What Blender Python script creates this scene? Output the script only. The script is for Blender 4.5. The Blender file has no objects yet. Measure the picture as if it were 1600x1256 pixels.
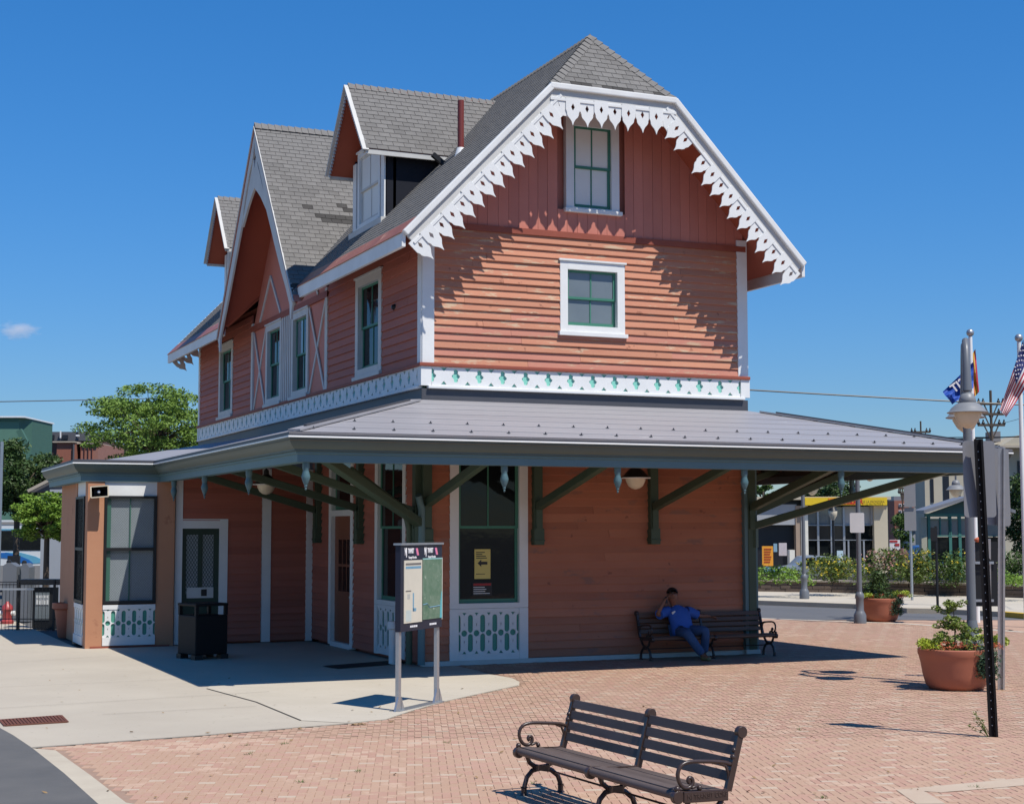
import bpy, bmesh, math, random
from math import radians, sin, cos, pi, sqrt, atan2, floor
from mathutils import Vector, Matrix
random.seed(7)
W, D = 6.7345, 18.376
SC = bpy.context.scene
COL = SC.collection

# ------------------------------------------------------------------ camera
CAM = Vector((-9.542, -25.758, 2.4))
YAW, PITCH, ROLL, FPX = 0.4127, 0.0822, -0.0013, 2417.0
def _axes():
    r = Vector((cos(YAW), -sin(YAW), 0)); fw = Vector((sin(YAW), cos(YAW), 0)); up = Vector((0, 0, 1))
    f2 = fw*cos(PITCH)+up*sin(PITCH); u2 = up*cos(PITCH)-fw*sin(PITCH)
    return r*cos(ROLL)+u2*sin(ROLL), u2*cos(ROLL)-r*sin(ROLL), f2
AR, AU, AF = _axes()
cd = bpy.data.cameras.new('camera'); cam = bpy.data.objects.new('camera', cd); COL.objects.link(cam)
m3 = Matrix((AR, AU, -AF)).transposed()
cam.matrix_world = Matrix.Translation(CAM) @ m3.to_4x4()
cd.sensor_width = 36; cd.lens = FPX/1600*36; cd.clip_start = .1; cd.clip_end = 4000
SC.camera = cam
SC.cycles.volume_bounces = 6

# ------------------------------------------------------------------ light
SUNV = Vector((0.215, -0.55, 1.0)).normalized()
world = bpy.data.worlds.new('World'); SC.world = world; world.use_nodes = True
wn = world.node_tree.nodes; wl = world.node_tree.links
sky = wn.new('ShaderNodeTexSky'); sky.sky_type = 'NISHITA'; sky.sun_disc = False
sky.sun_elevation = math.asin(SUNV.z); sky.sun_rotation = atan2(SUNV.x, SUNV.y)
sky.air_density = 0.8; sky.dust_density = 0.0; sky.ozone_density = 6.0
hs_ = wn.new('ShaderNodeHueSaturation'); hs_.inputs['Saturation'].default_value = 1.26; hs_.inputs['Hue'].default_value = .501; wl.new(sky.outputs[0], hs_.inputs['Color'])
# highlight roll-off of the bright low sky, by its own luminance: c / (1 + k lum)
bw_ = wn.new('ShaderNodeRGBToBW'); wl.new(hs_.outputs[0], bw_.inputs[0])
ma_ = wn.new('ShaderNodeMath'); ma_.operation = 'MULTIPLY_ADD'; ma_.inputs[1].default_value = 0.26; ma_.inputs[2].default_value = 1.0; wl.new(bw_.outputs[0], ma_.inputs[0])
dv_ = wn.new('ShaderNodeMath'); dv_.operation = 'DIVIDE'; dv_.inputs[0].default_value = 1.0; wl.new(ma_.outputs[0], dv_.inputs[1])
sc_ = wn.new('ShaderNodeVectorMath'); sc_.operation = 'SCALE'; wl.new(hs_.outputs[0], sc_.inputs[0]); wl.new(dv_.outputs[0], sc_.inputs['Scale'])
bg = wn['Background']; wl.new(sc_.outputs[0], bg.inputs[0]); bg.inputs[1].default_value = 0.19
sd = bpy.data.lights.new('sun', 'SUN'); sd.energy = 4.9; sd.angle = radians(.5); sd.color = (1, .955, .88)
so = bpy.data.objects.new('sun', sd); COL.objects.link(so); so.location = (0, 0, 60)
so.rotation_euler = SUNV.to_track_quat('Z', 'Y').to_euler()
SC.view_settings.view_transform = 'Standard'; SC.view_settings.look = 'None'
SC.view_settings.exposure = 0.12; SC.view_settings.gamma = 1.0; SC.view_settings.use_curve_mapping = False

# ------------------------------------------------------------------ pixel -> place helpers (survey of the site)
def ray(x, y): return AF+AR*((x-800)/FPX)-AU*((y-628)/FPX)
def onz(x, y, z=0.): v = ray(x, y); return CAM+v*((z-CAM.z)/v.z)
def onx(x, y, X=0.): v = ray(x, y); return CAM+v*((X-CAM.x)/v.x)
def ony(x, y, Y=0.): v = ray(x, y); return CAM+v*((Y-CAM.y)/v.y)
def atd(x, y, d): return CAM+ray(x, y)*d

# ------------------------------------------------------------------ materials
def L(c):
    if isinstance(c, str):
        c = tuple(int(c[i:i+2], 16)/255 for i in (0, 2, 4))
        return tuple(x/12.92 if x <= .04045 else ((x+.055)/1.055)**2.4 for x in c)
    return c
MATS = {}
def mat(name, col, rough=.6, col2=None, nscale=3., namt=.5, stretch=(1, 1, 1), rnd=0., bump=0., bscale=40., metal=0., spec=.4, wear=None, wscale=6., wthr=.62, coat=0., trans=0., bstretch=None, spots=None):
    m = bpy.data.materials.new(name); m.use_nodes = True
    N = m.node_tree.nodes; K = m.node_tree.links; P = N['Principled BSDF']
    P.inputs['Roughness'].default_value = rough; P.inputs['Metallic'].default_value = metal
    P.inputs['Specular IOR Level'].default_value = spec
    if coat: P.inputs['Coat Weight'].default_value = coat
    c = L(col); c2 = L(col2) if col2 else tuple(x*.72 for x in c)
    geo = N.new('ShaderNodeNewGeometry')
    mp = N.new('ShaderNodeMapping'); K.new(geo.outputs['Position'], mp.inputs[0]); mp.inputs['Scale'].default_value = stretch
    vec = mp.outputs[0]
    if rnd:
        oi = N.new('ShaderNodeObjectInfo')
        ad = N.new('ShaderNodeVectorMath'); ad.operation = 'ADD'; K.new(vec, ad.inputs[0])
        ml = N.new('ShaderNodeMath'); ml.operation = 'MULTIPLY'; ml.inputs[1].default_value = 37.; K.new(oi.outputs['Random'], ml.inputs[0])
        K.new(ml.outputs[0], ad.inputs[1]); vec = ad.outputs[0]
    n1 = N.new('ShaderNodeTexNoise'); n1.inputs['Scale'].default_value = nscale; n1.inputs['Detail'].default_value = 6; n1.inputs['Roughness'].default_value = .62
    K.new(vec, n1.inputs['Vector'])
    mr = N.new('ShaderNodeMapRange'); mr.inputs[1].default_value = .5-.25; mr.inputs[2].default_value = .5+.25
    mr.inputs[3].default_value = 0; mr.inputs[4].default_value = namt; K.new(n1.outputs[0], mr.inputs[0])
    mx = N.new('ShaderNodeMix'); mx.data_type = 'RGBA'; mx.inputs[6].default_value = (*c, 1); mx.inputs[7].default_value = (*c2, 1)
    K.new(mr.outputs[0], mx.inputs[0]); out = mx.outputs[2]
    if wear:
        n2 = N.new('ShaderNodeTexNoise'); n2.inputs['Scale'].default_value = wscale; n2.inputs['Detail'].default_value = 8; n2.inputs['Roughness'].default_value = .7
        K.new(vec, n2.inputs['Vector'])
        r2 = N.new('ShaderNodeMapRange'); r2.inputs[1].default_value = wthr; r2.inputs[2].default_value = wthr+.05; K.new(n2.outputs[0], r2.inputs[0])
        m2 = N.new('ShaderNodeMix'); m2.data_type = 'RGBA'; m2.inputs[7].default_value = (*L(wear), 1)
        K.new(out, m2.inputs[6]); K.new(r2.outputs[0], m2.inputs[0]); out = m2.outputs[2]
    if spots:
        n4 = N.new('ShaderNodeTexNoise'); n4.inputs['Scale'].default_value = spots[1]; n4.inputs['Detail'].default_value = 3; K.new(geo.outputs['Position'], n4.inputs['Vector'])
        r4 = N.new('ShaderNodeMapRange'); r4.inputs[1].default_value = spots[2]; r4.inputs[2].default_value = spots[2]+.04; r4.inputs[4].default_value = .75; K.new(n4.outputs[0], r4.inputs[0])
        m4 = N.new('ShaderNodeMix'); m4.data_type = 'RGBA'; m4.inputs[7].default_value = (*spots[0], 1); K.new(out, m4.inputs[6]); K.new(r4.outputs[0], m4.inputs[0]); out = m4.outputs[2]
    if rnd:
        r3 = N.new('ShaderNodeMapRange'); r3.inputs[3].default_value = 1-rnd; r3.inputs[4].default_value = 1+rnd; K.new(oi.outputs['Random'], r3.inputs[0])
        vm = N.new('ShaderNodeVectorMath'); vm.operation = 'SCALE'; K.new(out, vm.inputs[0]); K.new(r3.outputs[0], vm.inputs['Scale']); out = vm.outputs[0]
    K.new(out, P.inputs['Base Color'])
    if bump:
        nb = N.new('ShaderNodeTexNoise'); nb.inputs['Scale'].default_value = bscale; nb.inputs['Detail'].default_value = 5
        if bstretch:
            mb_ = N.new('ShaderNodeMapping'); mb_.inputs['Scale'].default_value = bstretch; K.new(geo.outputs['Position'], mb_.inputs[0]); K.new(mb_.outputs[0], nb.inputs['Vector'])
        else: K.new(geo.outputs['Position'], nb.inputs['Vector'])
        b = N.new('ShaderNodeBump'); b.inputs['Strength'].default_value = bump; b.inputs['Distance'].default_value = .01
        K.new(nb.outputs[0], b.inputs['Height']); K.new(b.outputs[0], P.inputs['Normal'])
    if trans: P.inputs['Transmission Weight'].default_value = trans
    MATS[name] = m; return m

def glassmat(name, col=(.012, .015, .018), rough=.03, spec=.6, col2=None):
    return mat(name, col, rough, col2=col2 or tuple(x*1.8 for x in col), nscale=.9, spec=spec, bump=.25, bscale=2.2)

# ------------------------------------------------------------------ mesh helpers
Z = Vector((0, 0, 1))
class Fr:                      # wall frame: origin, u along wall, n outward
    def __init__(s, o, u, n, v=Z): s.o, s.u, s.n, s.v = Vector(o), Vector(u).normalized(), Vector(n).normalized(), Vector(v).normalized()
    def p(s, u, z, d=0.): return s.o+s.u*u+s.v*z+s.n*d
class MB:
    def __init__(s): s.v = []; s.f = []; s.mi = []; s.cur = 0
    def add(s, vs, fs):
        b = len(s.v); s.v += [tuple(x) for x in vs]
        for f in fs: s.f.append(tuple(b+i for i in f)); s.mi.append(s.cur)
        return s
    def hexa(s, c):            # 8 corners: bottom 4 then top 4
        return s.add(c, [(0, 3, 2, 1), (4, 5, 6, 7), (0, 1, 5, 4), (1, 2, 6, 5), (2, 3, 7, 6), (3, 0, 4, 7)])
    def box(s, x0, x1, y0, y1, z0, z1):
        return s.hexa([(x0, y0, z0), (x1, y0, z0), (x1, y1, z0), (x0, y1, z0), (x0, y0, z1), (x1, y0, z1), (x1, y1, z1), (x0, y1, z1)])
    def plate(s, fr, poly, d0, d1):
        n = len(poly); a = [fr.p(u, z, d0) for u, z in poly]; b = [fr.p(u, z, d1) for u, z in poly]
        return s.add(a+b, [tuple(reversed(range(n))), tuple(range(n, 2*n))]+[(i, (i+1) % n, n+(i+1) % n, n+i) for i in range(n)])
    def rect(s, fr, u0, u1, z0, z1, d0, d1): return s.plate(fr, [(u0, z0), (u1, z0), (u1, z1), (u0, z1)], d0, d1)
    def bar(s, a, b, w, h, up=Z):  # rectangular bar from a to b
        a, b = Vector(a), Vector(b); t = (b-a).normalized(); x = t.cross(Vector(up))
        if x.length < 1e-4: x = t.cross(Vector((1, 0, 0)))
        x.normalize(); y = x.cross(t); x *= w/2; y *= h/2
        return s.hexa([a-x-y, a+x-y, a+x+y, a-x+y, b-x-y, b+x-y, b+x+y, b-x+y])
    def tube(s, pts, r, n=8, caps=True):
        pts = [Vector(p) for p in pts]; rs = r if isinstance(r, (list, tuple)) else [r]*len(pts)
        b = len(s.v); ref = None
        for i, p in enumerate(pts):
            t = (pts[min(i+1, len(pts)-1)]-pts[max(i-1, 0)]).normalized()
            if ref is None: ref = t.orthogonal().normalized()
            x = (ref-t*ref.dot(t)); x = x.normalized() if x.length > 1e-6 else t.orthogonal().normalized(); ref = x; y = t.cross(x)
            for k in range(n):
                a = 2*pi*k/n; s.v.append(tuple(p+(x*cos(a)+y*sin(a))*rs[i]))
        for i in range(len(pts)-1):
            for k in range(n):
                s.f.append((b+i*n+k, b+i*n+(k+1) % n, b+(i+1)*n+(k+1) % n, b+(i+1)*n+k)); s.mi.append(s.cur)
        if caps:
            s.f.append(tuple(b+k for k in reversed(range(n)))); s.mi.append(s.cur)
            e = b+(len(pts)-1)*n; s.f.append(tuple(e+k for k in range(n))); s.mi.append(s.cur)
        return s
    def lathe(s, prof, c=(0, 0, 0), n=20, ax=Z):   # prof: (r, z)
        b = len(s.v); c = Vector(c); ax = Vector(ax).normalized(); x = ax.orthogonal().normalized(); y = ax.cross(x)
        if ax == Z: x, y = Vector((1, 0, 0)), Vector((0, 1, 0))
        for r, z in prof:
            for k in range(n):
                a = 2*pi*k/n; s.v.append(tuple(c+ax*z+(x*cos(a)+y*sin(a))*max(r, .0005)))
        for i in range(len(prof)-1):
            for k in range(n):
                s.f.append((b+i*n+k, b+i*n+(k+1) % n, b+(i+1)*n+(k+1) % n, b+(i+1)*n+k)); s.mi.append(s.cur)
        s.f.append(tuple(b+k for k in reversed(range(n)))); s.mi.append(s.cur)
        e = b+(len(prof)-1)*n; s.f.append(tuple(e+k for k in range(n))); s.mi.append(s.cur)
        return s
    def sphere(s, c, r, n=8, m=5, sq=(1, 1, 1)):
        prof = [(r*sin(pi*i/m), -r*cos(pi*i/m)) for i in range(m+1)]
        b = len(s.v); s.lathe(prof, (0, 0, 0), n)
        for i in range(b, len(s.v)):
            v = s.v[i]; s.v[i] = (v[0]*sq[0]+c[0], v[1]*sq[1]+c[1], v[2]*sq[2]+c[2])
        return s
    def mesh(s, name, mt, smooth=False, recalc=True, bevel=0.):
        me = bpy.data.meshes.new(name); me.from_pydata(s.v, [], s.f)
        mts = mt if isinstance(mt, (list, tuple)) else [mt]
        for q in mts: me.materials.append(q)
        if len(mts) > 1: me.polygons.foreach_set('material_index', s.mi)
        if recalc or bevel:
            bm = bmesh.new(); bm.from_mesh(me)
            if bevel:
                bmesh.ops.bevel(bm, geom=[e for e in bm.edges if e.is_manifold and e.calc_face_angle(0) > .6], offset=bevel, segments=2, profile=.6, affect='EDGES', clamp_overlap=True)
            bmesh.ops.recalc_face_normals(bm, faces=bm.faces); bm.to_mesh(me); bm.free()
        if smooth: smoothmesh(me, smooth)
        return me
    def build(s, name, mt, parent=None, smooth=False, recalc=True, bevel=0.):
        return link(name, s.mesh(name, mt, smooth, recalc, bevel), parent)
def smoothmesh(me, ang=40):
    me.polygons.foreach_set('use_smooth', [True]*len(me.polygons))
    try: me.set_sharp_from_angle(angle=radians(ang if ang is not True else 40))
    except Exception: pass
def link(name, data, parent=None, mw=None):
    o = bpy.data.objects.new(name, data); COL.objects.link(o)
    if parent is not None: o.parent = parent
    if mw is not None: o.matrix_basis = mw if parent is None else (parent_inv(parent) @ mw)
    elif parent is not None: o.matrix_basis = parent_inv(parent)
    return o
WM = {}
def parent_inv(p):
    m = Matrix.Identity(4); q = p
    while q is not None: m = q.matrix_basis @ m; q = q.parent
    return m.inverted()
def tag(o, label, cat, group=None, kind=None):
    if label: o['label'] = label
    if cat: o['category'] = cat
    if group: o['group'] = group
    if kind: o['kind'] = kind
    return o
def thing(name, label, cat, loc=(0, 0, 0), rz=0., group=None):
    o = bpy.data.objects.new(name, None); COL.objects.link(o); o.empty_display_size = .2
    o.matrix_basis = Matrix.Translation(Vector(loc)) @ Matrix.Rotation(rz, 4, 'Z'); tag(o, label, cat, group); return o
def local(name, mb, mt, parent, smooth=False, bevel=0., mi=None):   # mesh given in the parent's own coordinates
    o = bpy.data.objects.new(name, mb.mesh(name, mt, smooth, True, bevel)); COL.objects.link(o); o.parent = parent; return o
def copy_tree(o, parent=None):
    c = o.copy(); COL.objects.link(c); c.parent = parent
    for ch in list(o.children): copy_tree(ch, c)
    return c
def text_mesh(name, s, size, fr, u, z, d, mt, parent, align='CENTER', ext=.002, bold=0., sx=1.):
    cu = bpy.data.curves.new(name, 'FONT'); cu.body = s; cu.size = size; cu.align_x = align; cu.align_y = 'CENTER'; cu.extrude = ext; cu.offset = bold; cu.resolution_u = 2
    t = bpy.data.objects.new(name, cu); COL.objects.link(t); bpy.context.view_layer.update()
    me = bpy.data.meshes.new_from_object(t.evaluated_get(bpy.context.evaluated_depsgraph_get())); bpy.data.objects.remove(t); bpy.data.curves.remove(cu)
    me.materials.clear(); me.materials.append(mt)
    P = fr.p(u, z, d); X, Y, N_ = fr.u*sx, fr.v, fr.n
    me.transform(Matrix(((X.x, Y.x, N_.x, P.x), (X.y, Y.y, N_.y, P.y), (X.z, Y.z, N_.z, P.z), (0, 0, 0, 1))))
    me.name = name
    return link(name, me, parent)
def clip(poly, reg):           # convex clip (Sutherland-Hodgman), reg counter-clockwise
    out = poly
    for i in range(len(reg)):
        a, b = reg[i], reg[(i+1) % len(reg)]; inp = out; out = []
        def ins(p): return (b[0]-a[0])*(p[1]-a[1])-(b[1]-a[1])*(p[0]-a[0]) >= -1e-9
        for j in range(len(inp)):
            p, q = inp[j-1], inp[j]; ip, iq = ins(p), ins(q)
            if ip != iq:
                d1 = (b[0]-a[0])*(p[1]-a[1])-(b[1]-a[1])*(p[0]-a[0]); d2 = (b[0]-a[0])*(q[1]-a[1])-(b[1]-a[1])*(q[0]-a[0])
                t = d1/(d1-d2); out.append((p[0]+(q[0]-p[0])*t, p[1]+(q[1]-p[1])*t))
            if iq: out.append(q)
        if len(out) < 3: return []
    return out
def ccw(poly):
    a = sum(poly[i-1][0]*poly[i][1]-poly[i][0]*poly[i-1][1] for i in range(len(poly)))
    return poly if a > 0 else poly[::-1]
def inpoly(x, y, poly):
    c = False; n = len(poly)
    for i in range(n):
        x1, y1 = poly[i-1]; x2, y2 = poly[i]
        if (y1 > y) != (y2 > y) and x < (x2-x1)*(y-y1)/(y2-y1)+x1: c = not c
    return c
# ------------------------------------------------------------------ palette
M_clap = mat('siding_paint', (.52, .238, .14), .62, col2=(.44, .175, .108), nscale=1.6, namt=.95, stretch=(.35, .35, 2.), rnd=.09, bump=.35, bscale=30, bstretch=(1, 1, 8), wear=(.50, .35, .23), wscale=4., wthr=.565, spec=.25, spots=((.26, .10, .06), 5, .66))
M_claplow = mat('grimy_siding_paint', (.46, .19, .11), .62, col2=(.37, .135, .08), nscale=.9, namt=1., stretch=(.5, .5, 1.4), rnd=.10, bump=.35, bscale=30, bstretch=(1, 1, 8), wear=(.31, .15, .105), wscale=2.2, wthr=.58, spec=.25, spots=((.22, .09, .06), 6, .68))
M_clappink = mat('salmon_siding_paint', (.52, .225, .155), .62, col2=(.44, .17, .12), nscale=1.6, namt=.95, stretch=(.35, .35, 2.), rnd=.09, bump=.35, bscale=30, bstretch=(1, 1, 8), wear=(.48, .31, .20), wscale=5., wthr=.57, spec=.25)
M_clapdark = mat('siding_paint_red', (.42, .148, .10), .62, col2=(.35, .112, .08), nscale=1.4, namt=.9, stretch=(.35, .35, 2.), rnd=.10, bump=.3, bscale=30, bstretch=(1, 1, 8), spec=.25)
M_gable = mat('gable_board_paint', (.56, .21, .155), .6, col2=(.48, .17, .125), nscale=1.2, namt=.9, rnd=.06, bump=.2, bscale=24, bstretch=(6, 6, 1), spec=.25)
M_soffit = mat('soffit_paint', (.36, .088, .048), .6, nscale=1.5, namt=.4, spec=.25)
M_redtrim = mat('red_trim_paint', (.30, .082, .052), .6, nscale=3, namt=.6, wear=(.36, .2, .13), wscale=9, wthr=.66, spec=.25)
M_white = mat('white_trim_paint', (.74, .74, .72), .5, col2=(.62, .62, .60), nscale=2.5, namt=.6, wear=(.40, .34, .27), wscale=9, wthr=.70, bump=.15, bscale=35, spec=.3)
M_whiteclean = mat('white_paint', (.74, .74, .72), .5, col2=(.60, .595, .57), nscale=2, namt=.8, spec=.3, wear=(.42, .37, .30), wscale=7, wthr=.72)
M_fade = mat('grey_white_trim_paint', (.58, .57, .54), .55, col2=(.46, .45, .42), nscale=2.5, namt=.8, spec=.25, wear=(.34, .29, .23), wscale=9, wthr=.70)
M_green = mat('green_sash_paint', (.055, .20, .135), .5, col2=(.04, .15, .105), nscale=4, namt=.5, spec=.35)
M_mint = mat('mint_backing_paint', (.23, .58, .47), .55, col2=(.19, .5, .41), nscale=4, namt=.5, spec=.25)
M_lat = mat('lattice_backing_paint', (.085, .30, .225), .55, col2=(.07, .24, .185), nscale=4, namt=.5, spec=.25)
M_teal = mat('teal_trim_paint', (.115, .195, .205), .5, col2=(.095, .165, .18), nscale=1.2, namt=.8, bump=.1, bscale=12, spec=.35)
M_olive = mat('olive_trim_paint', (.088, .122, .112), .5, col2=(.085, .105, .085), nscale=1.2, namt=.8, spec=.35)
M_bracket = mat('bracket_paint', (.060, .092, .058), .5, col2=(.045, .07, .045), nscale=2.5, namt=.7, spec=.35)
M_pend = mat('pendant_paint', (.075, .145, .165), .5, nscale=6, namt=.3, spec=.35)
M_soffitc = mat('canopy_soffit_boards', (.16, .10, .062), .6, nscale=2, namt=.6, stretch=(1, 1, 1), spec=.25)
M_metal = mat('canopy_metal', (.335, .325, .335), .5, col2=(.27, .262, .272), nscale=.8, namt=1., wear=(.46, .455, .45), wscale=3.2, wthr=.63, stretch=(.3, 2.4, 2.4), bump=.2, bscale=6, metal=.1, spec=.4)
M_metald = mat('dark_flashing', (.085, .085, .095), .5, nscale=2, namt=.5, metal=.3)
M_drip = mat('drip_edge', (.78, .78, .76), .35, nscale=6, namt=.3)
M_shingle = mat('asphalt_shingle', (.195, .186, .174), .9, col2=(.15, .142, .133), nscale=5, namt=.8, rnd=.11, bump=.6, bscale=160, spec=.15)
M_shingle2 = mat('dark_replacement_shingle', (.07, .066, .062), .9, nscale=5, namt=.6, rnd=.1, bump=.6, bscale=160, spec=.15)
M_cheek = mat('dormer_cheek_shingle', (.018, .020, .028), .85, nscale=5, namt=.6, spec=.15)
M_copper = mat('gutter_lining', (.36, .13, .085), .5, col2=(.25, .095, .07), nscale=2.2, namt=1., wear=(.50, .26, .17), wscale=1.5, wthr=.6, metal=0.)
M_glass = glassmat('window_glass', (.006, .008, .009), .04, .3)
M_glassb = glassmat('pale_blind_behind_glass', (.14, .16, .18), .06, .6)
M_board = mat('boarded_pane', (.74, .74, .70), .55, col2=(.66, .65, .61), nscale=2, namt=.6)
M_greyglass = glassmat('grey_glass', (.17, .20, .215), .05, .6, (.09, .11, .12))
M_screenpane = glassmat('hazy_pane', (.36, .40, .42), .12, .4, (.20, .24, .26))
M_stucco = mat('pier_paint', (.47, .235, .135), .7, col2=(.42, .20, .115), nscale=2.2, namt=.8, bump=.25, bscale=60, wear=(.37, .17, .10), wscale=1.6, wthr=.62, spec=.2)
M_black = mat('black_paint', (.012, .012, .013), .45, nscale=5, namt=.4, spec=.4)
M_blackg = mat('black_gloss_paint', (.007, .007, .008), .6, nscale=5, namt=.4, spec=.25)
M_iron = mat('bench_iron', (.040, .024, .020), .32, col2=(.055, .036, .030), nscale=8, namt=.6, bump=.1, bscale=60, spec=.5)
M_slat = mat('bench_slat', (.085, .062, .054), .55, col2=(.125, .10, .09), nscale=3, namt=.9, stretch=(2, .6, 2), rnd=.15, bump=.2, bscale=30, bstretch=(10, 1, 10), wear=(.17, .145, .13), wscale=5, wthr=.66, spec=.25)
M_slatb = mat('brown_bench_slat', (.13, .075, .05), .5, nscale=3, namt=.7, rnd=.15, spec=.35)
M_galv = mat('galvanised_steel', (.46, .47, .48), .38, col2=(.36, .37, .38), nscale=9, namt=.8, metal=.7, bump=.05)
M_signback = mat('sign_back_aluminium', (.25, .245, .25), .45, col2=(.21, .205, .21), nscale=1.5, namt=.6, metal=.3)
M_pole = mat('lamp_post_paint', (.14, .15, .165), .4, col2=(.115, .125, .14), nscale=2, namt=.6, spec=.45)
M_shade = mat('lamp_shade_paint', (.22, .225, .23), .45, nscale=4, namt=.4)
M_globe = mat('lamp_globe', (.62, .54, .40), .3, nscale=4, namt=.3, spec=.5)
M_terra = mat('terracotta', (.36, .125, .072), .55, col2=(.31, .105, .062), nscale=2.5, namt=.8, spec=.3, bump=.06, bscale=20)
M_soil = mat('planter_soil', (.03, .022, .015), .95)
M_brick = mat('paver_brick', (.46, .305, .215), .85, col2=(.41, .262, .182), nscale=.55, namt=1., rnd=0., bump=.35, bscale=110, wear=(.50, .345, .25), wscale=.8, wthr=.54, spec=.15, spots=((.24, .15, .11), 16, .70))
M_brick2 = mat('pink_paver_brick', (.46, .285, .212), .85, col2=(.41, .245, .178), nscale=.8, namt=1., bump=.35, bscale=110, spec=.15)
M_brick3 = mat('pale_paver_brick', (.50, .405, .305), .85, col2=(.46, .35, .26), nscale=2, namt=1., bump=.35, bscale=110, spec=.15)
M_sand = mat('joint_sand', (.36, .24, .172), .95, col2=(.27, .175, .125), nscale=6, namt=.9, bump=.4, bscale=80)
M_farbrick = mat('distant_pavers', (.455, .302, .216), .85, col2=(.40, .258, .182), nscale=1.2, namt=.9, bump=.2, bscale=40, spec=.15)
M_conc = mat('concrete_slab', (.475, .42, .335), .85, col2=(.40, .35, .28), nscale=.45, namt=1., bump=.35, bscale=90, wear=(.36, .32, .255), wscale=2.2, wthr=.64, spots=((.22, .19, .15), 18, .70), spec=.2)
M_conc2 = mat('pale_concrete', (.51, .455, .37), .85, col2=(.44, .39, .31), nscale=.7, namt=1., spots=((.3, .26, .2), 14, .69), bump=.25, bscale=70, spec=.2)
M_kerb = mat('kerb_concrete', (.50, .44, .34), .88, col2=(.42, .36, .28), nscale=2.5, namt=1., bump=.4, bscale=50, spec=.15)
M_asph = mat('asphalt', (.098, .098, .098), .9, col2=(.14, .135, .128), nscale=1.1, namt=.9, bump=.6, bscale=120, wear=(.17, .165, .155), wscale=20, wthr=.68, spec=.2)
M_road = mat('road_asphalt', (.11, .112, .118), .9, col2=(.135, .135, .138), nscale=.5, namt=.9, spec=.2)
M_rust = mat('rusty_grate', (.17, .055, .028), .75, col2=(.10, .04, .025), nscale=9, namt=.9)
M_yellow = mat('yellow_paint', (.62, .39, .04), .6, nscale=3, namt=.4)
M_leafA = mat('locust_leaves', (.19, .29, .050), .55, col2=(.095, .17, .026), nscale=.9, namt=.9, spec=.25)
M_leafB = mat('dark_leaves', (.035, .075, .018), .5, col2=(.075, .115, .030), nscale=.7, namt=.9, spec=.3)
M_leafC = mat('bright_leaves', (.20, .32, .04), .55, col2=(.10, .19, .026), nscale=1.1, namt=.9, spec=.25)
M_leafD = mat('shrub_leaves', (.13, .17, .030), .55, col2=(.055, .095, .018), nscale=1.4, namt=1., spec=.25)
M_leafE = mat('hedge_leaves', (.085, .14, .028), .55, col2=(.045, .085, .018), nscale=1.4, namt=1., spec=.25)
M_leafP = mat('planter_shrub_leaves', (.22, .27, .05), .55, col2=(.10, .15, .028), nscale=6, namt=1., spec=.25)
M_lime = mat('lime_leaves', (.36, .42, .03), .5, col2=(.25, .33, .03), nscale=4, namt=.9)
M_blueleaf = mat('trailing_leaves', (.06, .115, .055), .5, col2=(.035, .075, .035), nscale=4, namt=.9)
M_orange = mat('orange_petals', (.60, .13, .035), .5, col2=(.52, .16, .10), nscale=9, namt=.9)
M_yelpet = mat('yellow_petals', (.66, .52, .04), .5, nscale=9, namt=.4)
M_pinkpet = mat('pink_petals', (.55, .30, .25), .5, nscale=9, namt=.4)
M_bark = mat('bark', (.10, .075, .055), .9, nscale=6, namt=.7, bump=.6, bscale=25)
M_bricka = mat('red_brick_wall', (.30, .11, .07), .85, col2=(.24, .09, .06), nscale=4, namt=.8)
M_slate = mat('grey_roof', (.10, .10, .11), .8, nscale=1, namt=.5)
M_cream = mat('cream_wall', (.50, .44, .33), .8, nscale=.6, namt=.5)
M_stonew = mat('wall_block', (.17, .125, .095), .9, col2=(.11, .085, .068), nscale=2.5, namt=1., bump=.6, bscale=30)
M_stonecap = mat('wall_cap', (.47, .40, .31), .85, nscale=2, namt=.7)
M_skin = mat('skin', (.24, .105, .06), .5, nscale=6, namt=.3)
M_hair = mat('short_black_hair', (.012, .010, .009), .7)
M_shirt = mat('blue_shirt', (.035, .115, .42), .8, col2=(.028, .09, .34), nscale=5, namt=.6, bump=.25, bscale=14)
M_jean = mat('blue_jeans', (.045, .095, .20), .85, col2=(.03, .065, .15), nscale=6, namt=.8, bump=.3, bscale=18)
M_shoe = mat('tan_shoe', (.20, .16, .07), .6)
M_paper = mat('white_paper', (.72, .72, .68), .6)
M_navy = mat('navy_panel', (.016, .018, .035), .35)
M_cloud = None
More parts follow.
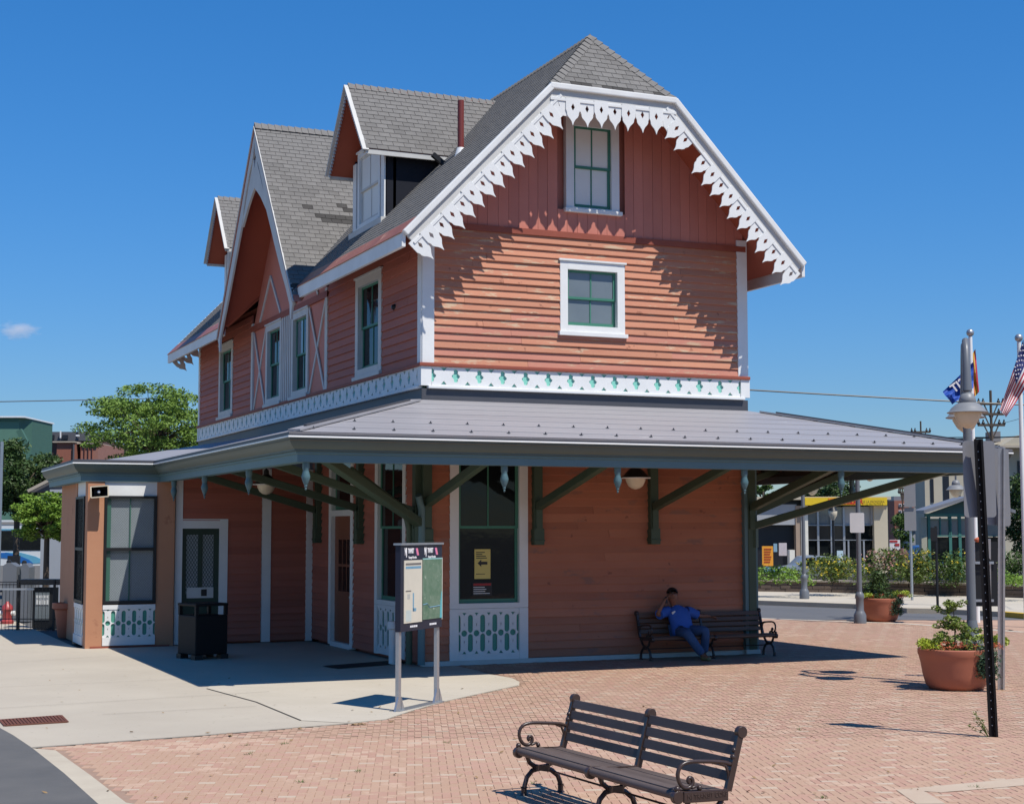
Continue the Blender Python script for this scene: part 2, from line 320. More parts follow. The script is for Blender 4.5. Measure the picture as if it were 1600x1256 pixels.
# ================================================================== ground
def smooth(a, b, x): t = max(0, min(1, (x-a)/(b-a))); return t*t*(3-2*t)
def gz(x, y): return -.9*smooth(24, 40, y)*(1-smooth(2, 12, x)) if y > 20 else 0.
def xy(px, py): p = onz(px, py); return (p.x, p.y)
g = MB(); xs = [-2500, -800, -300, -150]+[-100+k*6 for k in range(28)]+[80, 150, 300, 800, 2500]; ys = [-400, -100, -40, 0, 18]+[20+k*3 for k in range(10)]+[60, 100, 200, 500, 1200, 2500]
nx, ny = len(xs), len(ys)
g.add([(x, y, gz(x, y)-.03) for y in ys for x in xs], [(j*nx+i, j*nx+i+1, (j+1)*nx+i+1, (j+1)*nx+i) for j in range(ny-1) for i in range(nx-1)])
tag(g.build('ground', M_asph, recalc=False), None, None, kind='structure')
def sheet(name, pts, z, mt, parent=None, th=.0):
    pts = ccw(pts); m = MB(); n = len(pts)
    if th: m.plate(Fr((0, 0, 0), (1, 0, 0), (0, 0, 1), (0, 1, 0)), pts, z-th, z)
    else: m.add([(x, y, z) for x, y in pts], [tuple(range(n))])
    o = m.build(name, mt, parent, recalc=bool(th)); 
    if parent is None: o['kind'] = 'structure'
    return o
# brick plaza: sheet of joint sand, bricks laid herringbone on it; far part left to the material
near_road = [xy(1100, 962), xy(1178, 966), xy(1250, 969), xy(1336, 972), xy(1417, 975), xy(1500, 978), xy(1566, 982), xy(1600, 988), xy(1700, 1000)]
plaza = [(-7.0, -14.5), (-7.4, -7.7)] + [(-7.5, 2), (2, 8), (6.6, 30)] + [(20, 32)] + near_road[1:] + [(30, -10), (22, -25), (-5, -22)]
PZ = sheet('brick_paving', plaza, .0065, M_sand)
# concrete apron
pad = [xy(50, 1170), xy(300, 1152), xy(544, 1132), xy(602, 1126), xy(640, 1113), xy(692, 1098), xy(760, 1083), xy(811, 1072), xy(812, 1066), xy(800, 1060), xy(760, 1053), (0.6, -1.15), (.6, -.1), (0, -.1), (0, 6.9), (-4.9, 6.9), (-5.2, 30), (-40, 30), (-40, -1.5), (-8.6, -7.0)]
APR = sheet('concrete_apron', pad, .012, M_conc)
def inpad(x, y): return inpoly(x, y, pad)
# slab joints / lighter panel
def strip(name, a, b, w, z, mt, parent):
    a, b = Vector((*a, 0)), Vector((*b, 0)); t = (b-a).normalized(); s = Vector((-t.y, t.x, 0))*w/2
    return MB().add([tuple(q+Vector((0, 0, z))) for q in (a-s, b-s, b+s, a+s)], [(0, 1, 2, 3)]).build(name, mt, parent, recalc=False)
pale = [xy(323, 1077), xy(400, 1098), xy(470, 1127), xy(545, 1131), xy(602, 1125.5), xy(640, 1112.5), xy(692, 1097.5), xy(760, 1082.5), xy(810, 1071.5), xy(811, 1066.5), xy(799, 1060.5), xy(758, 1053.5), (0.5, -1.1), (-3.9, -1.1)]
sheet('pale_slab', pale, .016, M_conc2, APR)
M_joint = mat('slab_joint', (.13, .11, .085), .95, nscale=20, namt=.8)
for a, b, w in ((xy(323, 1077), xy(400, 1098), .018), (xy(400, 1098), xy(470, 1127), .018), (xy(50, 1170), xy(300, 1152), .03), (xy(300, 1152), xy(545, 1132), .025), (xy(160, 1118), xy(400, 1105), .010), (xy(0, 1075), xy(330, 1060), .008)): strip('slab_joint', a, b, w, .021, M_joint, APR)
for a, b in ((xy(-40, 1040), xy(170, 1026)), (xy(0, 1108), xy(420, 1082))): strip('slab_joint', a, b, .009, .0205, M_joint, APR)
# kerb strip and asphalt
kin = [xy(50, 1170.5), xy(87, 1174), xy(140, 1212), xy(197, 1256), (-6.2, -13.5), (-7.2, -13.5), xy(153, 1258), xy(100, 1210)]
ks = sheet('kerb_strip', kin, .016, M_kerb, th=.05)
asp = [xy(-60, 1118), xy(0, 1139), xy(20, 1150), xy(50, 1170.2), xy(100, 1210), xy(153, 1258), (-7.2, -13.5), (-12, -14), (-18, -8)]
sheet('asphalt_drive', asp, .018, M_asph)
# drain grate
gr = thing('drain_grate', 'rusty rectangular drain grate set in the concrete apron', 'drain grate', tuple(onz(55, 1128)))
ga, gb, gc, gd = [onz(*q)-onz(55, 1128) for q in ((8, 1136), (105, 1130), (95, 1120), (0, 1127))]
for a, b in ((ga, gb), (gb, gc), (gc, gd), (gd, ga)): local('frame', MB().bar(a+Z*.022, b+Z*.022, .035, .012), M_rust, gr)
local('pit', MB().add([q+Z*.018 for q in (ga, gb, gc, gd)], [(0, 1, 2, 3)]), M_black, gr)
for k in range(1, 18):
    t = k/18; local('bar', MB().bar(ga.lerp(gb, t)+Z*.024, gd.lerp(gc, t)+Z*.024, .03, .012), M_rust, gr)
# ---- pavers
bw = .082; ang = radians(-20); E1 = Vector((cos(ang), sin(ang), 0)); E2 = Vector((-sin(ang), cos(ang), 0)); O0 = Vector((0, -8, 0))
def pbrick(mt):
    m = MB(); a, b, h, c = 2*bw-.0015, bw-.0015, .012, .002
    v = [(.0015, .0015, -.01), (a, .0015, -.01), (a, b, -.01), (.003, b, -.01), (.003, .003, h-.003), (a, .003, h-.003), (a, b, h-.003), (.003, b, h-.003), (.003+c, .003+c, h), (a-c, .003+c, h), (a-c, b-c, h), (.003+c, b-c, h)]
    m.add(v, [(0, 1, 5, 4), (1, 2, 6, 5), (2, 3, 7, 6), (3, 0, 4, 7), (4, 5, 9, 8), (5, 6, 10, 9), (6, 7, 11, 10), (7, 4, 8, 11), (8, 9, 10, 11)]); return m
PB = {m.name: pbrick(m).mesh('brick', m, recalc=False) for m in (M_brick, M_brick2, M_brick3)}
cells = []
fwd2 = Vector((AF.x, AF.y, 0)).normalized(); rt2 = Vector((AR.x, AR.y, 0)).normalized()
R_ = 190
for i in range(-R_, 330):
    for j in range(-R_, 470):
        k = (i-j) % 4
        if k not in (0, 3): continue
        p = O0+E1*(i*bw)+E2*(j*bw); q = p-CAM; dep = q.x*fwd2.x+q.y*fwd2.y; lat = q.x*rt2.x+q.y*rt2.y
        if dep < 11.6 or dep > 41 or abs(lat) > dep*.345+(2.6 if dep < 26 else .6): continue
        if not inpoly(p.x, p.y, plaza) or inpad(p.x, p.y) or inpoly(p.x, p.y, kin) or inpoly(p.x, p.y, asp): continue
        c = p+E1*(bw if k == 0 else bw/2)+E2*(bw/2 if k == 0 else bw)
        if inpad(c.x, c.y) or inpoly(c.x, c.y, kin) or (-.1 < c.y < 8 and 0 < c.x < W): continue
        cells.append((dep, k, p, i, j))
cells.sort(key=lambda t: t[0])
rb = random.Random(5); BM = MB(); BI = {M_brick.name: 0, M_brick2.name: 1, M_brick3.name: 2}; nobj = 0
proto = pbrick(None)
zoneA = (Vector(onz(1400, 1235))); 
for dep, k, p, i, j in cells:
    light = (k == 0 and (6*i-2*j) % 40 == 0 and (2*i+6*j) % 40 == 0)
    if light and dep < 13.2 and rb.random() < .1: light = False
    mt = M_brick3 if light else (M_brick2 if rb.random() < .30 else M_brick)
    a, b = (E1, E2) if k == 0 else (E2, -E1)
    o = p if k == 0 else p+E1*bw
    h = rb.uniform(-.0018, .0018); tx, ty = rb.uniform(-.005, .005), rb.uniform(-.005, .005)
    if nobj < 300 and dep > 12.0:
        n = (Z-a*tx-b*ty); M = Matrix(((a.x, b.x, n.x, o.x), (a.y, b.y, n.y, o.y), (tx, ty, n.z, h), (0, 0, 0, 1)))
        link('brick', PB[mt.name], PZ, M); nobj += 1; continue
    t = BM; s = len(t.v)
    pv_, pf_ = (proto.v, proto.f) if dep < 18 else (proto.v[8:], [(0, 1, 2, 3)])
    for v in pv_:
        t.v.append((o.x+a.x*v[0]+b.x*v[1], o.y+a.y*v[0]+b.y*v[1], h+v[2]+tx*v[0]+ty*v[1]))
    for f in pf_: t.f.append(tuple(s+q for q in f)); t.mi.append(BI[mt.name])
o = BM.build('bricks', [M_brick, M_brick2, M_brick3], PZ, recalc=False); o['kind'] = 'stuff'
far = [(p[0], p[1]) for p in plaza]
FP = MB()                    # beyond the laid bricks: the same paving as one sheet
c0 = Vector((CAM.x, CAM.y, 0))
def fpt(dep, lat): return c0+fwd2*dep+rt2*lat
fpoly = ccw([tuple(fpt(27.5, -11)[:2]), tuple(fpt(27.5, 16)[:2]), tuple(fpt(46, 20)[:2]), tuple(fpt(46, 4)[:2]), tuple(fpt(46, -11)[:2])])
fc = clip(ccw([(2, -1.5), (20, -14), (34, 0), (24, 26), (6.8, 26), (2, 0)]), fpoly)
reg2 = [q for q in near_road]
FPo = MB()
band_ = [tuple(fpt(41, l)[:2]) for l in (2, 6, 12, 16)]
polyf = ccw(band_+[near_road[8], near_road[7], near_road[6], near_road[5], near_road[4], near_road[3], near_road[2], near_road[1], (7.0, 24)])
sheet('distant_paving', polyf, .0115, M_farbrick)
strip('edge_course', near_road[1], near_road[4], .25, .014, M_conc2, PZ); strip('edge_course', near_road[4], near_road[7], .25, .0145, M_conc2, PZ)
# pale band at the lower right of the plaza
pb_ = [xy(1400, 1236), xy(1450, 1231), xy(1600, 1217), xy(1600, 1229), xy(1470, 1240), xy(1444, 1238), xy(1478, 1258), xy(1432, 1258)]
sheet('pale_band', pb_, .016, M_brick3, PZ)
# road, far kerb, far footway
far_k = [xy(1100, 942), xy(1180, 944), xy(1336, 950), xy(1417, 957), xy(1470, 958), xy(1566, 963), xy(1600, 966), xy(1720, 975)]
RD = sheet('road', near_road[1:]+far_k[::-1]+[(18, 33)], -.012, M_road)
def shift(pts, dx): return [(a+(Vector((a, b))-Vector((CAM.x, CAM.y))).normalized().x*dx, b+(Vector((a, b))-Vector((CAM.x, CAM.y))).normalized().y*dx) for a, b in pts]
fk2 = shift(far_k, .5); fw_back = shift(far_k, 30)
for k in range(len(far_k)-1):
    a, b, c, d_ = far_k[k], far_k[k+1], fk2[k+1], fk2[k]
    m = MB(); m.hexa([(*a, -.02), (*b, -.02), (*c, -.02), (*d_, -.02), (*a, .13), (*b, .13), (*c, .13), (*d_, .13)])
    o = m.build('kerb', M_yellow if k >= 5 else M_kerb); o['kind'] = 'structure'
sheet('far_footway', fk2+fw_back[::-1], .125, M_conc2)
# ================================================================== the station house
W, D = 6.7345, 18.376
zF, zL, zE = 4.91, 5.355, 7.24
OS, OG = .72, .97
EZ, RX, RZ = 7.52, W/2, 11.75                 # eave height of roof plane, ridge
ST = thing('station_house', 'two-storey orange clapboard station house with scalloped gable and wide canopy', 'building', (0, 0, 0))
FF = Fr((0, 0, 0), (1, 0, 0), (0, -1, 0)); FS = Fr((0, 0, 0), (0, 1, 0), (-1, 0, 0))
FR_ = Fr((W, 0, 0), (0, 1, 0), (1, 0, 0)); FB = Fr((0, D, 0), (1, 0, 0), (0, 1, 0))
FWG = Fr((0, 6.77, 0), (-1, 0, 0), (0, -1, 0)); FBY = Fr((0, 6.62, 0), (-1, 0, 0), (0, -1, 0)); FBL = Fr((-4.80, 6.62, 0), (0, 1, 0), (-1, 0, 0))

# unit clapboard: x 0..1 along, y outward, z 0..1 up
ub = MB(); prof = [(-.005, 0), (.042, 0), (.042, .07), (.009, 1.03), (-.005, 1.03)]
ub.add([(0, a, b) for a, b in prof]+[(1, a, b) for a, b in prof], [(0, 1, 2, 3, 4), (9, 8, 7, 6, 5)]+[(i, (i+1) % 5, 5+(i+1) % 5, 5+i) for i in range(5)])
UB = {}
def ubmesh(mt):
    if mt.name not in UB: UB[mt.name] = ub.mesh('clapboard', mt)
    return UB[mt.name]
def board(fr, u0, u1, z, h, mt, parent, tilt=0., d=0., name='clapboard'):
    o = fr.p(u0, z, d); a = fr.u*(u1-u0)+Z*tilt; n = fr.n; v = Z*h
    link(name, ubmesh(mt), parent, Matrix(((a.x, n.x, v.x, o.x), (a.y, n.y, v.y, o.y), (a.z, n.z, v.z, o.z), (0, 0, 0, 1))))
def boards(fr, parent, u0, u1, z0, z1, ex, mt, holes=(), split=.35, tilt=.006, mt2=None):
    n = max(1, round((z1-z0)/ex)); ex = (z1-z0)/n
    for i in range(n):
        z = z0+i*ex; iv = [(u0, u1)]
        for a, b, c, e in holes:
            if z+ex > c+.05 and z < e-.05:
                nv = []
                for s, t in iv:
                    if b <= s or a >= t: nv.append((s, t)); continue
                    if a > s: nv.append((s, a))
                    if b < t: nv.append((b, t))
                iv = nv
        for s, t in iv:
            if t-s < .03: continue
            cut = [s, t]
            if t-s > 2.0 and random.random() < split: cut = [s, s+(t-s)*random.uniform(.2, .8), t]
            for k in range(len(cut)-1):
                m_ = mt2 if (mt2 and random.random() < .5) else mt
                board(fr, cut[k]+(.002 if k else 0), cut[k+1]-(.002 if k < len(cut)-2 else 0), z, ex, m_, parent, random.uniform(-tilt, tilt), random.uniform(-.004, .004))

# ---------------------------------------------------------------- windows
def window(fr, u0, u1, z0, z1, cw=.13, casing=None, sash=None, pane=None, up=2, lo=2, sill=True, head=.0, meet=.5, deep=.09, panes=None, parent=None, bot=None):
    casing = casing or M_white; sash = sash or M_green; pane = pane or M_glass; bot = cw if bot is None else bot
    c = MB(); c.rect(fr, u0, u0+cw, z0, z1, -deep-.02, .045); c.rect(fr, u1-cw, u1, z0, z1, -deep-.02, .045)
    c.rect(fr, u0+cw, u1-cw, z1-cw-head, z1, -deep-.02, .047); c.rect(fr, u0+cw, u1-cw, z0, z0+bot, -deep-.02, .047)
    c.rect(fr, u0-.03, u1+.03, z1, z1+.035, -.02, .075)
    w = c.build('window', casing, parent or ST)
    if sill: MB().rect(fr, u0-.04, u1+.04, z0-.045, z0+.03, -.02, .10).build('sill', casing, w, bevel=.006)
    a, b, lo_, hi = u0+cw, u1-cw, z0+bot, z1-cw-head; mz = lo_+(hi-lo_)*meet; s = .055
    for (p, q, nc, dd) in ((mz-.02, hi, up, .0), (lo_, mz+.02, lo, -.028)):
        f = MB(); f.rect(fr, a, a+s, p, q, -deep+.02+dd, -deep+.055+dd); f.rect(fr, b-s, b, p, q, -deep+.02+dd, -deep+.055+dd)
        f.rect(fr, a+s, b-s, q-s*.8, q, -deep+.022+dd, -deep+.053+dd); f.rect(fr, a+s, b-s, p, p+s*(1.3 if dd else .8), -deep+.022+dd, -deep+.053+dd)
        for i in range(1, nc):
            x = a+s+(b-a-2*s)*i/nc; f.rect(fr, x-.013, x+.013, p+s*.8, q-s*.8, -deep+.026+dd, -deep+.049+dd)
        f.build('sash', sash, w)
        for i in range(nc):
            x0 = a+s+(b-a-2*s)*i/nc; x1 = a+s+(b-a-2*s)*(i+1)/nc
            MB().rect(fr, x0, x1, p+.01, q-.01, -deep+.031+dd, -deep+.037+dd).build('pane', pane if not panes else random.choice(panes), w)
    return w

# ---------------------------------------------------------------- fretwork
def arc(cx, cz, r, a0, a1, n=6): return [(cx+r*cos(a0+(a1-a0)*i/n), cz+r*sin(a0+(a1-a0)*i/n)) for i in range(n+1)]
def picket_mesh(p, h, mt, dep=.022):
    rw = .20*p; tw, th = .17*p, .07*h; R = .235*p; dw = .035*p; q = p/2
    s0, s1, s2, s3 = .05*h, .485*h, .515*h, .95*h
    half = [(tw, 0), (q, 0)]+arc(q, s0+rw, rw, -pi/2, -pi, 4)+arc(q, s1-rw, rw, pi, pi/2, 4)+arc(q, s2+rw, rw, -pi/2, -pi, 4)+arc(q, s3-rw, rw, pi, pi/2, 4)
    half += [(q, h), (tw, h), (0, h-th), (0, .76*h), (dw, .71*h), (0, .66*h)]+arc(0, h/2, R, pi/2, -pi/2, 8)+[(0, .34*h), (dw, .29*h), (0, .24*h), (0, th)]
    m = MB(); F0 = Fr((0, 0, 0), (1, 0, 0), (0, -1, 0))
    m.plate(F0, half, 0, dep); m.plate(F0, [(-x, z) for x, z in half][::-1], 0, dep)
    return m.mesh('picket', mt)
def frmat(fr, u, z, d): 
    o = fr.p(u, z, d); a, n = fr.u, -fr.n
    return Matrix(((a.x, n.x, 0, o.x), (a.y, n.y, 0, o.y), (a.z, n.z, 1, o.z), (0, 0, 0, 1)))
def lattice(fr, u0, u1, z0, z1, n, parent, mt=None, rail=.07, base=.12, d=.0, mint=None):
    mt = mt or M_white
    b = MB().rect(fr, u0, u1, z0, z1, d-.06, d-.02).build('lattice_panel', mint or M_mint, parent)
    MB().rect(fr, u0, u1, z1-rail, z1, d-.02, d+.02).build('rail', mt, b); MB().rect(fr, u0, u1, z0, z0+base, d-.02, d+.025).build('rail', mt, b)
    p = (u1-u0)/n; h = z1-z0-rail-base; me = picket_mesh(p, h, mt)
    for k in range(n): link('picket', me, b, frmat(fr, u0+(k+.5)*p, z0+base, d-.015))
    return b

# ---------------------------------------------------------------- walls, upper floor
core = MB(); core.box(.2, W-.2, .2, D-.2, 0, 7.9)
core.add([(.2, .2, 7.9), (W-.2, .2, 7.9), (RX, .2, 11.4), (.2, D-.2, 7.9), (W-.2, D-.2, 7.9), (RX, D-.2, 11.4)], [(0, 1, 2), (3, 5, 4), (0, 2, 5, 3), (1, 4, 5, 2)])
core.build('frame', M_redtrim, ST)

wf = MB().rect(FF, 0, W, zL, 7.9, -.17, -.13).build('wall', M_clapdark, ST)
hw = (2.70, 4.05, 6.03, 7.39)
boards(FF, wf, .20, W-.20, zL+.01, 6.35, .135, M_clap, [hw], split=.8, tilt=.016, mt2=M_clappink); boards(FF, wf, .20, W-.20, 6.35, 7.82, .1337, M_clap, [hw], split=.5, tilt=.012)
window(FF, *hw[:2], *hw[2:], cw=.155, pane=M_greyglass, up=2, lo=2)
band = MB().rect(FF, .0, W, 7.82, 7.93, -.02, .05).build('band_board', M_redtrim, ST)
# gable with vertical boards
def rz(x): return EZ+(min(x, W-x)+OS)*(RZ-EZ)/(RX+OS)
wg = MB().plate(FF, [(0, 7.93), (W, 7.93), (W, rz(W)-.16), (RX+1.15, 10.3), (RX-1.15, 10.3), (0, rz(0)-.16)], -.17, -.13).build('wall', M_gable, ST)
u = .02; 
while u < W-.05:
    w_ = random.uniform(.185, .215)
    x0, x1 = u+.003, min(u+w_-.003, W-.02)
    def top(x): return min(rz(x)-.14, 10.36)
    if x1 < 2.84 or x0 > 3.93:
        poly = [(x0, 7.93), (x1, 7.93), (x1, top(x1)), (x0, top(x0))]
        MB().plate(FF, poly, -.006, .014+random.uniform(-.002, .002)).build('gable_board', M_gable, wg)
    else: MB().plate(FF, [(max(x0, 2.5), 7.93), (x1, 7.93), (x1, 8.36), (max(x0, 2.5), 8.36)], -.006, .014).build('gable_board', M_gable, wg)
    u += w_
window(FF, 2.83, 3.95, 8.36, 10.2, cw=.165, pane=M_board, up=2, lo=2, casing=M_white, head=.06, bot=.06, deep=.05)
# corner posts
for fr, a, b in ((FF, -.025, .20), (FF, W-.20, W+.025)):
    MB().rect(fr, a, b, zL, 8.05, -.02, .045).build('corner_post', M_white, ST)
MB().rect(FS, -.02, .16, zL, 7.75, -.02, .047).build('corner_post', M_white, ST); MB().rect(FS, D-.16, D+.02, zL, 7.75, -.02, .047).build('corner_post', M_white, ST)
# side wall upper
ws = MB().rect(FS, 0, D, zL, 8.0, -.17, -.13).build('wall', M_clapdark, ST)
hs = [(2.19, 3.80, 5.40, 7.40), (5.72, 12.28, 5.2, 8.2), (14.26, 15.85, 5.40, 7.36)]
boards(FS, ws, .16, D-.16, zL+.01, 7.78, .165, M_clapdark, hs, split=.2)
window(FS, 2.19, 3.80, 5.40, 7.40, cw=.17, up=2, lo=2, casing=M_fade); window(FS, 14.26, 15.85, 5.40, 7.36, cw=.17, casing=M_fade)
pn = MB().rect(FS, 5.72, 7.22, zL, 7.47, -.02, .005).build('wall', M_gable, ST)
MB().rect(FS, 8.54, 9.45, zL, 7.47, -.02, .005).build('wall', M_gable, ST); MB().rect(FS, 10.83, 12.28, zL, 7.47, -.02, .005).build('wall', M_gable, ST)
window(FS, 7.19, 8.57, 5.38, 7.32, cw=.15, casing=M_fade, panes=[M_glass, M_glassb]); window(FS, 9.42, 10.86, 5.38, 7.32, cw=.15, casing=M_fade, panes=[M_glass, M_glassb])
for a in (8.62, 8.78, 8.94, 9.10, 9.26): MB().rect(FS, a, a+.085, 5.36, 7.34, 0, .05).build('strip', M_fade, ST)
for a, b in ((5.72, 5.90), (12.10, 12.28)): MB().rect(FS, a, b, zL, 7.55, 0, .05).build('strip', M_fade, ST)
for a, b in ((5.95, 7.13), (10.92, 12.05)):
    for s in (0, 1):
        p, q = (a, b) if s else (b, a)
        MB().bar(FS.p(p, 5.38, .018+.012*s), FS.p(q, 7.28, .018+.012*s), .028, .075, up=FS.n.cross(FS.p(q, 7.28)-FS.p(p, 5.38))).build('brace', M_fade, ST)
MB().rect(FS, 5.72, 12.28, 7.34, 7.48, 0, .06).build('band_board', M_redtrim, ST)
MB().lathe([(.06, 0), (.06, .05), (.03, .09)], FS.p(1.45, 6.55, 0), 8, FS.n).build('vent_cap', M_black, ST, smooth=40)
# right and back walls
wr = MB().rect(FR_, 0, D, 0, 8.0, -.17, -.13).build('wall', M_clapdark, ST); boards(FR_, wr, .1, D-.1, zL, 7.78, .33, M_clapdark, split=.2)
MB().rect(FB, 0, W, 0, 7.9, -.17, -.13).build('wall', M_clapdark, ST)
MB().plate(FB, [(0, 7.9), (W, 7.9), (RX+1.15, 10.4), (RX-1.15, 10.4)], -.17, -.13).build('wall', M_gable, ST)

# ledge and frieze
led = MB(); led.rect(FF, -.05, W+.05, zL-.055, zL+.01, -.02, .085); led.rect(FS, -.083, D+.05, zL-.056, zL+.009, -.02, .087)
led.build('ledge', M_redtrim, ST, bevel=.012)
FZ0, FZ1 = 4.985, 5.285
def frieze_mesh(p, h, mt):
    bulb = [(0, h-.02)]+[(.044*sin(a), h-.064+.044*cos(a)) for a in (.5, 1.0, 1.57, 2.2)]+[(.05, h-.112), (.08, h-.138), (.075, h-.165), (.042, h-.20), (.036, .06), (.024, .045), (0, .045)]
    left = [(x, z) for x, z in bulb][::-1]; right = [(p-x, z) for x, z in bulb]
    poly = [(0, 0), (p/2-.055, 0), (p/2, .065), (p/2+.055, 0), (p, 0)]+right[::-1]+[(p, h), (p/2+.06, h), (p/2, h-.062), (p/2-.06, h), (0, h)]+left[::-1]
    return MB().plate(Fr((0, 0, 0), (1, 0, 0), (0, -1, 0)), poly, 0, .03).mesh('frieze_picket', mt)
def frieze(fr, u0, u1, n):
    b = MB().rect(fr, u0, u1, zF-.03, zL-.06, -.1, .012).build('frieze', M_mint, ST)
    p = (u1-u0)/n; me = frieze_mesh(p, FZ1-FZ0, M_white)
    for k in range(n): link('frieze_picket', me, b, frmat(fr, u0+k*p, FZ0, .014))
    r = MB().rect(fr, u0, u1, FZ1, zL-.056, .012, .045).build('rail', M_white, b); r = MB().rect(fr, u0, u1, 4.955, FZ0, .012, .046).build('rail', M_white, b)
    MB().rect(fr, u0-.08, u1+.08, 4.905, 4.955, -.02, .095).build('ledge', M_white, b, bevel=.01)
frieze(FF, .16, W-.16, 14); frieze(FS, .14, D-.14, 39)
for fr, a, b in ((FF, -.05, .15), (FF, W-.15, W+.05), (FS, -.049, .13), (FS, D-.13, D+.05)): MB().rect(fr, a, b, 4.955, zL-.056, -.02, .052).build('corner_post', M_white, ST)
fl = MB(); fl.rect(FF, -.02, W+.02, 4.62, 4.905, -.05, .025); fl.rect(FS, -.02, D, 4.62, 4.904, -.05, .027); fl.rect(FR_, 0, D, 4.62, 4.9, -.05, .027)
fl.build('flashing', M_metald, ST)

# ---------------------------------------------------------------- roofs
SH_BUDGET = [300]; REST = MB(); REST2 = MB(); CAPS = MB()
def shingles(fr, reg, ex, wd, parent, budget=0, v0=0., dark=(), seed=1, th=.014):
    rr = random.Random(seed); reg = ccw(reg); vs = [p[1] for p in reg]; us = [p[0] for p in reg]
    full = {}
    def mk(mt):
        if mt.name not in full:
            m = MB(); F0 = Fr((0, 0, 0), (1, 0, 0), (0, 0, 1), (0, 1, 0)); q = [(.004, 0), (wd-.004, 0), (wd-.004, ex+.04), (.004, ex+.04)]
            m.add([F0.p(u, v, th*(1.0-.8*(v > 0))) for u, v in q]+[F0.p(u, v, -.008) for u, v in q], [(0, 1, 2, 3), (0, 4, 5, 1), (1, 5, 6, 2), (3, 7, 4, 0)])
            full[mt.name] = m.mesh('shingle', mt, recalc=False)
        return full[mt.name]
    cells = []
    r = 0; v = min(vs)+v0
    while v < max(vs):
        u = min(us)-wd+(wd/2 if r % 2 else 0)+rr.uniform(-.01, .01)
        while u < max(us):
            cells.append((r, u, v)); u += wd
        v += ex; r += 1
    for (r, u, v) in cells:
        q = [(u+.004, v), (u+wd-.004, v), (u+wd-.004, v+ex+.03), (u+.004, v+ex+.03)]
        c = clip(q, reg)
        if len(c) < 3: continue
        ar = abs(sum(c[i-1][0]*c[i][1]-c[i][0]*c[i-1][1] for i in range(len(c))))/2
        dk = any(a <= (u+wd/2) <= b and rr_ == r for rr_, a, b in dark)
        mt = M_shingle2 if dk else M_shingle
        if ar > .985*(wd-.008)*(ex+.03) and budget > 0 and SH_BUDGET[0] > 0:
            o = fr.p(u, v); a, b, n = fr.u, fr.v, fr.n
            link('shingle', mk(mt), parent, Matrix(((a.x, b.x, n.x, o.x), (a.y, b.y, n.y, o.y), (a.z, b.z, n.z, o.z), (0, 0, 0, 1))))
            budget -= 1; SH_BUDGET[0] -= 1; continue
        tgt = REST; tgt.cur = 1 if dk else 0
        k = len(c); jj = rr.uniform(-.001, .0015)
        top = [fr.p(a, b, (th+jj)*(1-.8*(b-v)/(ex+.03))) for a, b in c]; bt = [fr.p(a, b, -.008) for a, b in c]
        tgt.add(top+bt, [tuple(range(k))]+[(i, k+i, k+(i+1) % k, (i+1) % k) for i in range(k)])
def caps(a, b, n1, n2, st=.16, w=.16, th=.02):
    a, b = Vector(a), Vector(b); t = (b-a).normalized(); Ln = (b-a).length; n1, n2 = Vector(n1).normalized(), Vector(n2).normalized()
    s1 = n1.cross(t).normalized(); s2 = n2.cross(t).normalized()
    up = (n1+n2).normalized()
    if s1.dot(up) > 0: s1 = -s1
    if s2.dot(up) > 0: s2 = -s2
    k = int(Ln/st)
    for i in range(k+1):
        l0, l1 = i*st, min((i+1)*st+.03, Ln+.02)
        p0, p1 = a+t*l0, a+t*l1; h0, h1 = th*1.5, th*.6
        v = [p0+s1*w+n1*h0*.8, p0+up*h0*1.6, p0+s2*w+n2*h0*.8, p1+s1*w+n1*h1*.8, p1+up*h1*1.6, p1+s2*w+n2*h1*.8, p0+s1*w, p0, p0+s2*w]
        CAPS.add(v, [(0, 1, 4, 3), (1, 2, 5, 4), (6, 7, 1, 0), (7, 8, 2, 1)])
SL = sqrt((RX+OS)**2+(RZ-EZ)**2)
vL = Vector((RX+OS, 0, RZ-EZ)).normalized(); nL = Vector((-vL.z, 0, vL.x))
vR = Vector((-vL.x, 0, vL.z)); nR = Vector((vL.z, 0, vL.x))
FL_ = Fr((-OS, 0, EZ), (0, 1, 0), nL, vL); FRR = Fr((W+OS, 0, EZ), (0, 1, 0), nR, vR)
JV = 4.03; GY, GH, GS = 8.95, 3.5, 1.30; GX = -.87; GE = RZ-GH*GS
regA = [(-OG, 0), (GY-3.30, 0), (GY-3.30, SL), (0, SL), (-OG, JV)]
regC = [(GY-3.30, 1.12), (GY+3.30, 1.12), (GY+3.30, SL), (GY-3.30, SL)]
regB = [(GY+3.30, 0), (D+OG, 0), (D+OG, JV), (D, SL), (GY+3.30, SL)]
_x1 = 1.12*vL.x-OS; _d1 = (RZ-(EZ+1.12*vL.z))/GS
regT1 = [(GY-3.30, 0), (GY-_d1, 1.12), (GY-3.30, 1.12)]; regT2 = [(GY+3.30, 0), (GY+3.30, 1.12), (GY+_d1, 1.12)]
regR = [(-OG, 0), (D+OG, 0), (D+OG, JV), (D, SL), (0, SL), (-OG, JV)]
jz = EZ+JV*vL.z; jx = -OS+JV*vL.x
vJ = Vector((0, OG, RZ-jz)).normalized(); nJ = Vector((0, -vJ.z, vJ.y)); JL = sqrt(OG**2+(RZ-jz)**2)
FJ = Fr((RX, -OG, jz), (1, 0, 0), nJ, vJ); regJ = [(-(RX-jx), 0), (RX-jx, 0), (0, JL)]
vJb = Vector((0, -OG, RZ-jz)).normalized(); FJb = Fr((RX, D+OG, jz), (1, 0, 0), (0, vJ.z, vJ.y), vJb)
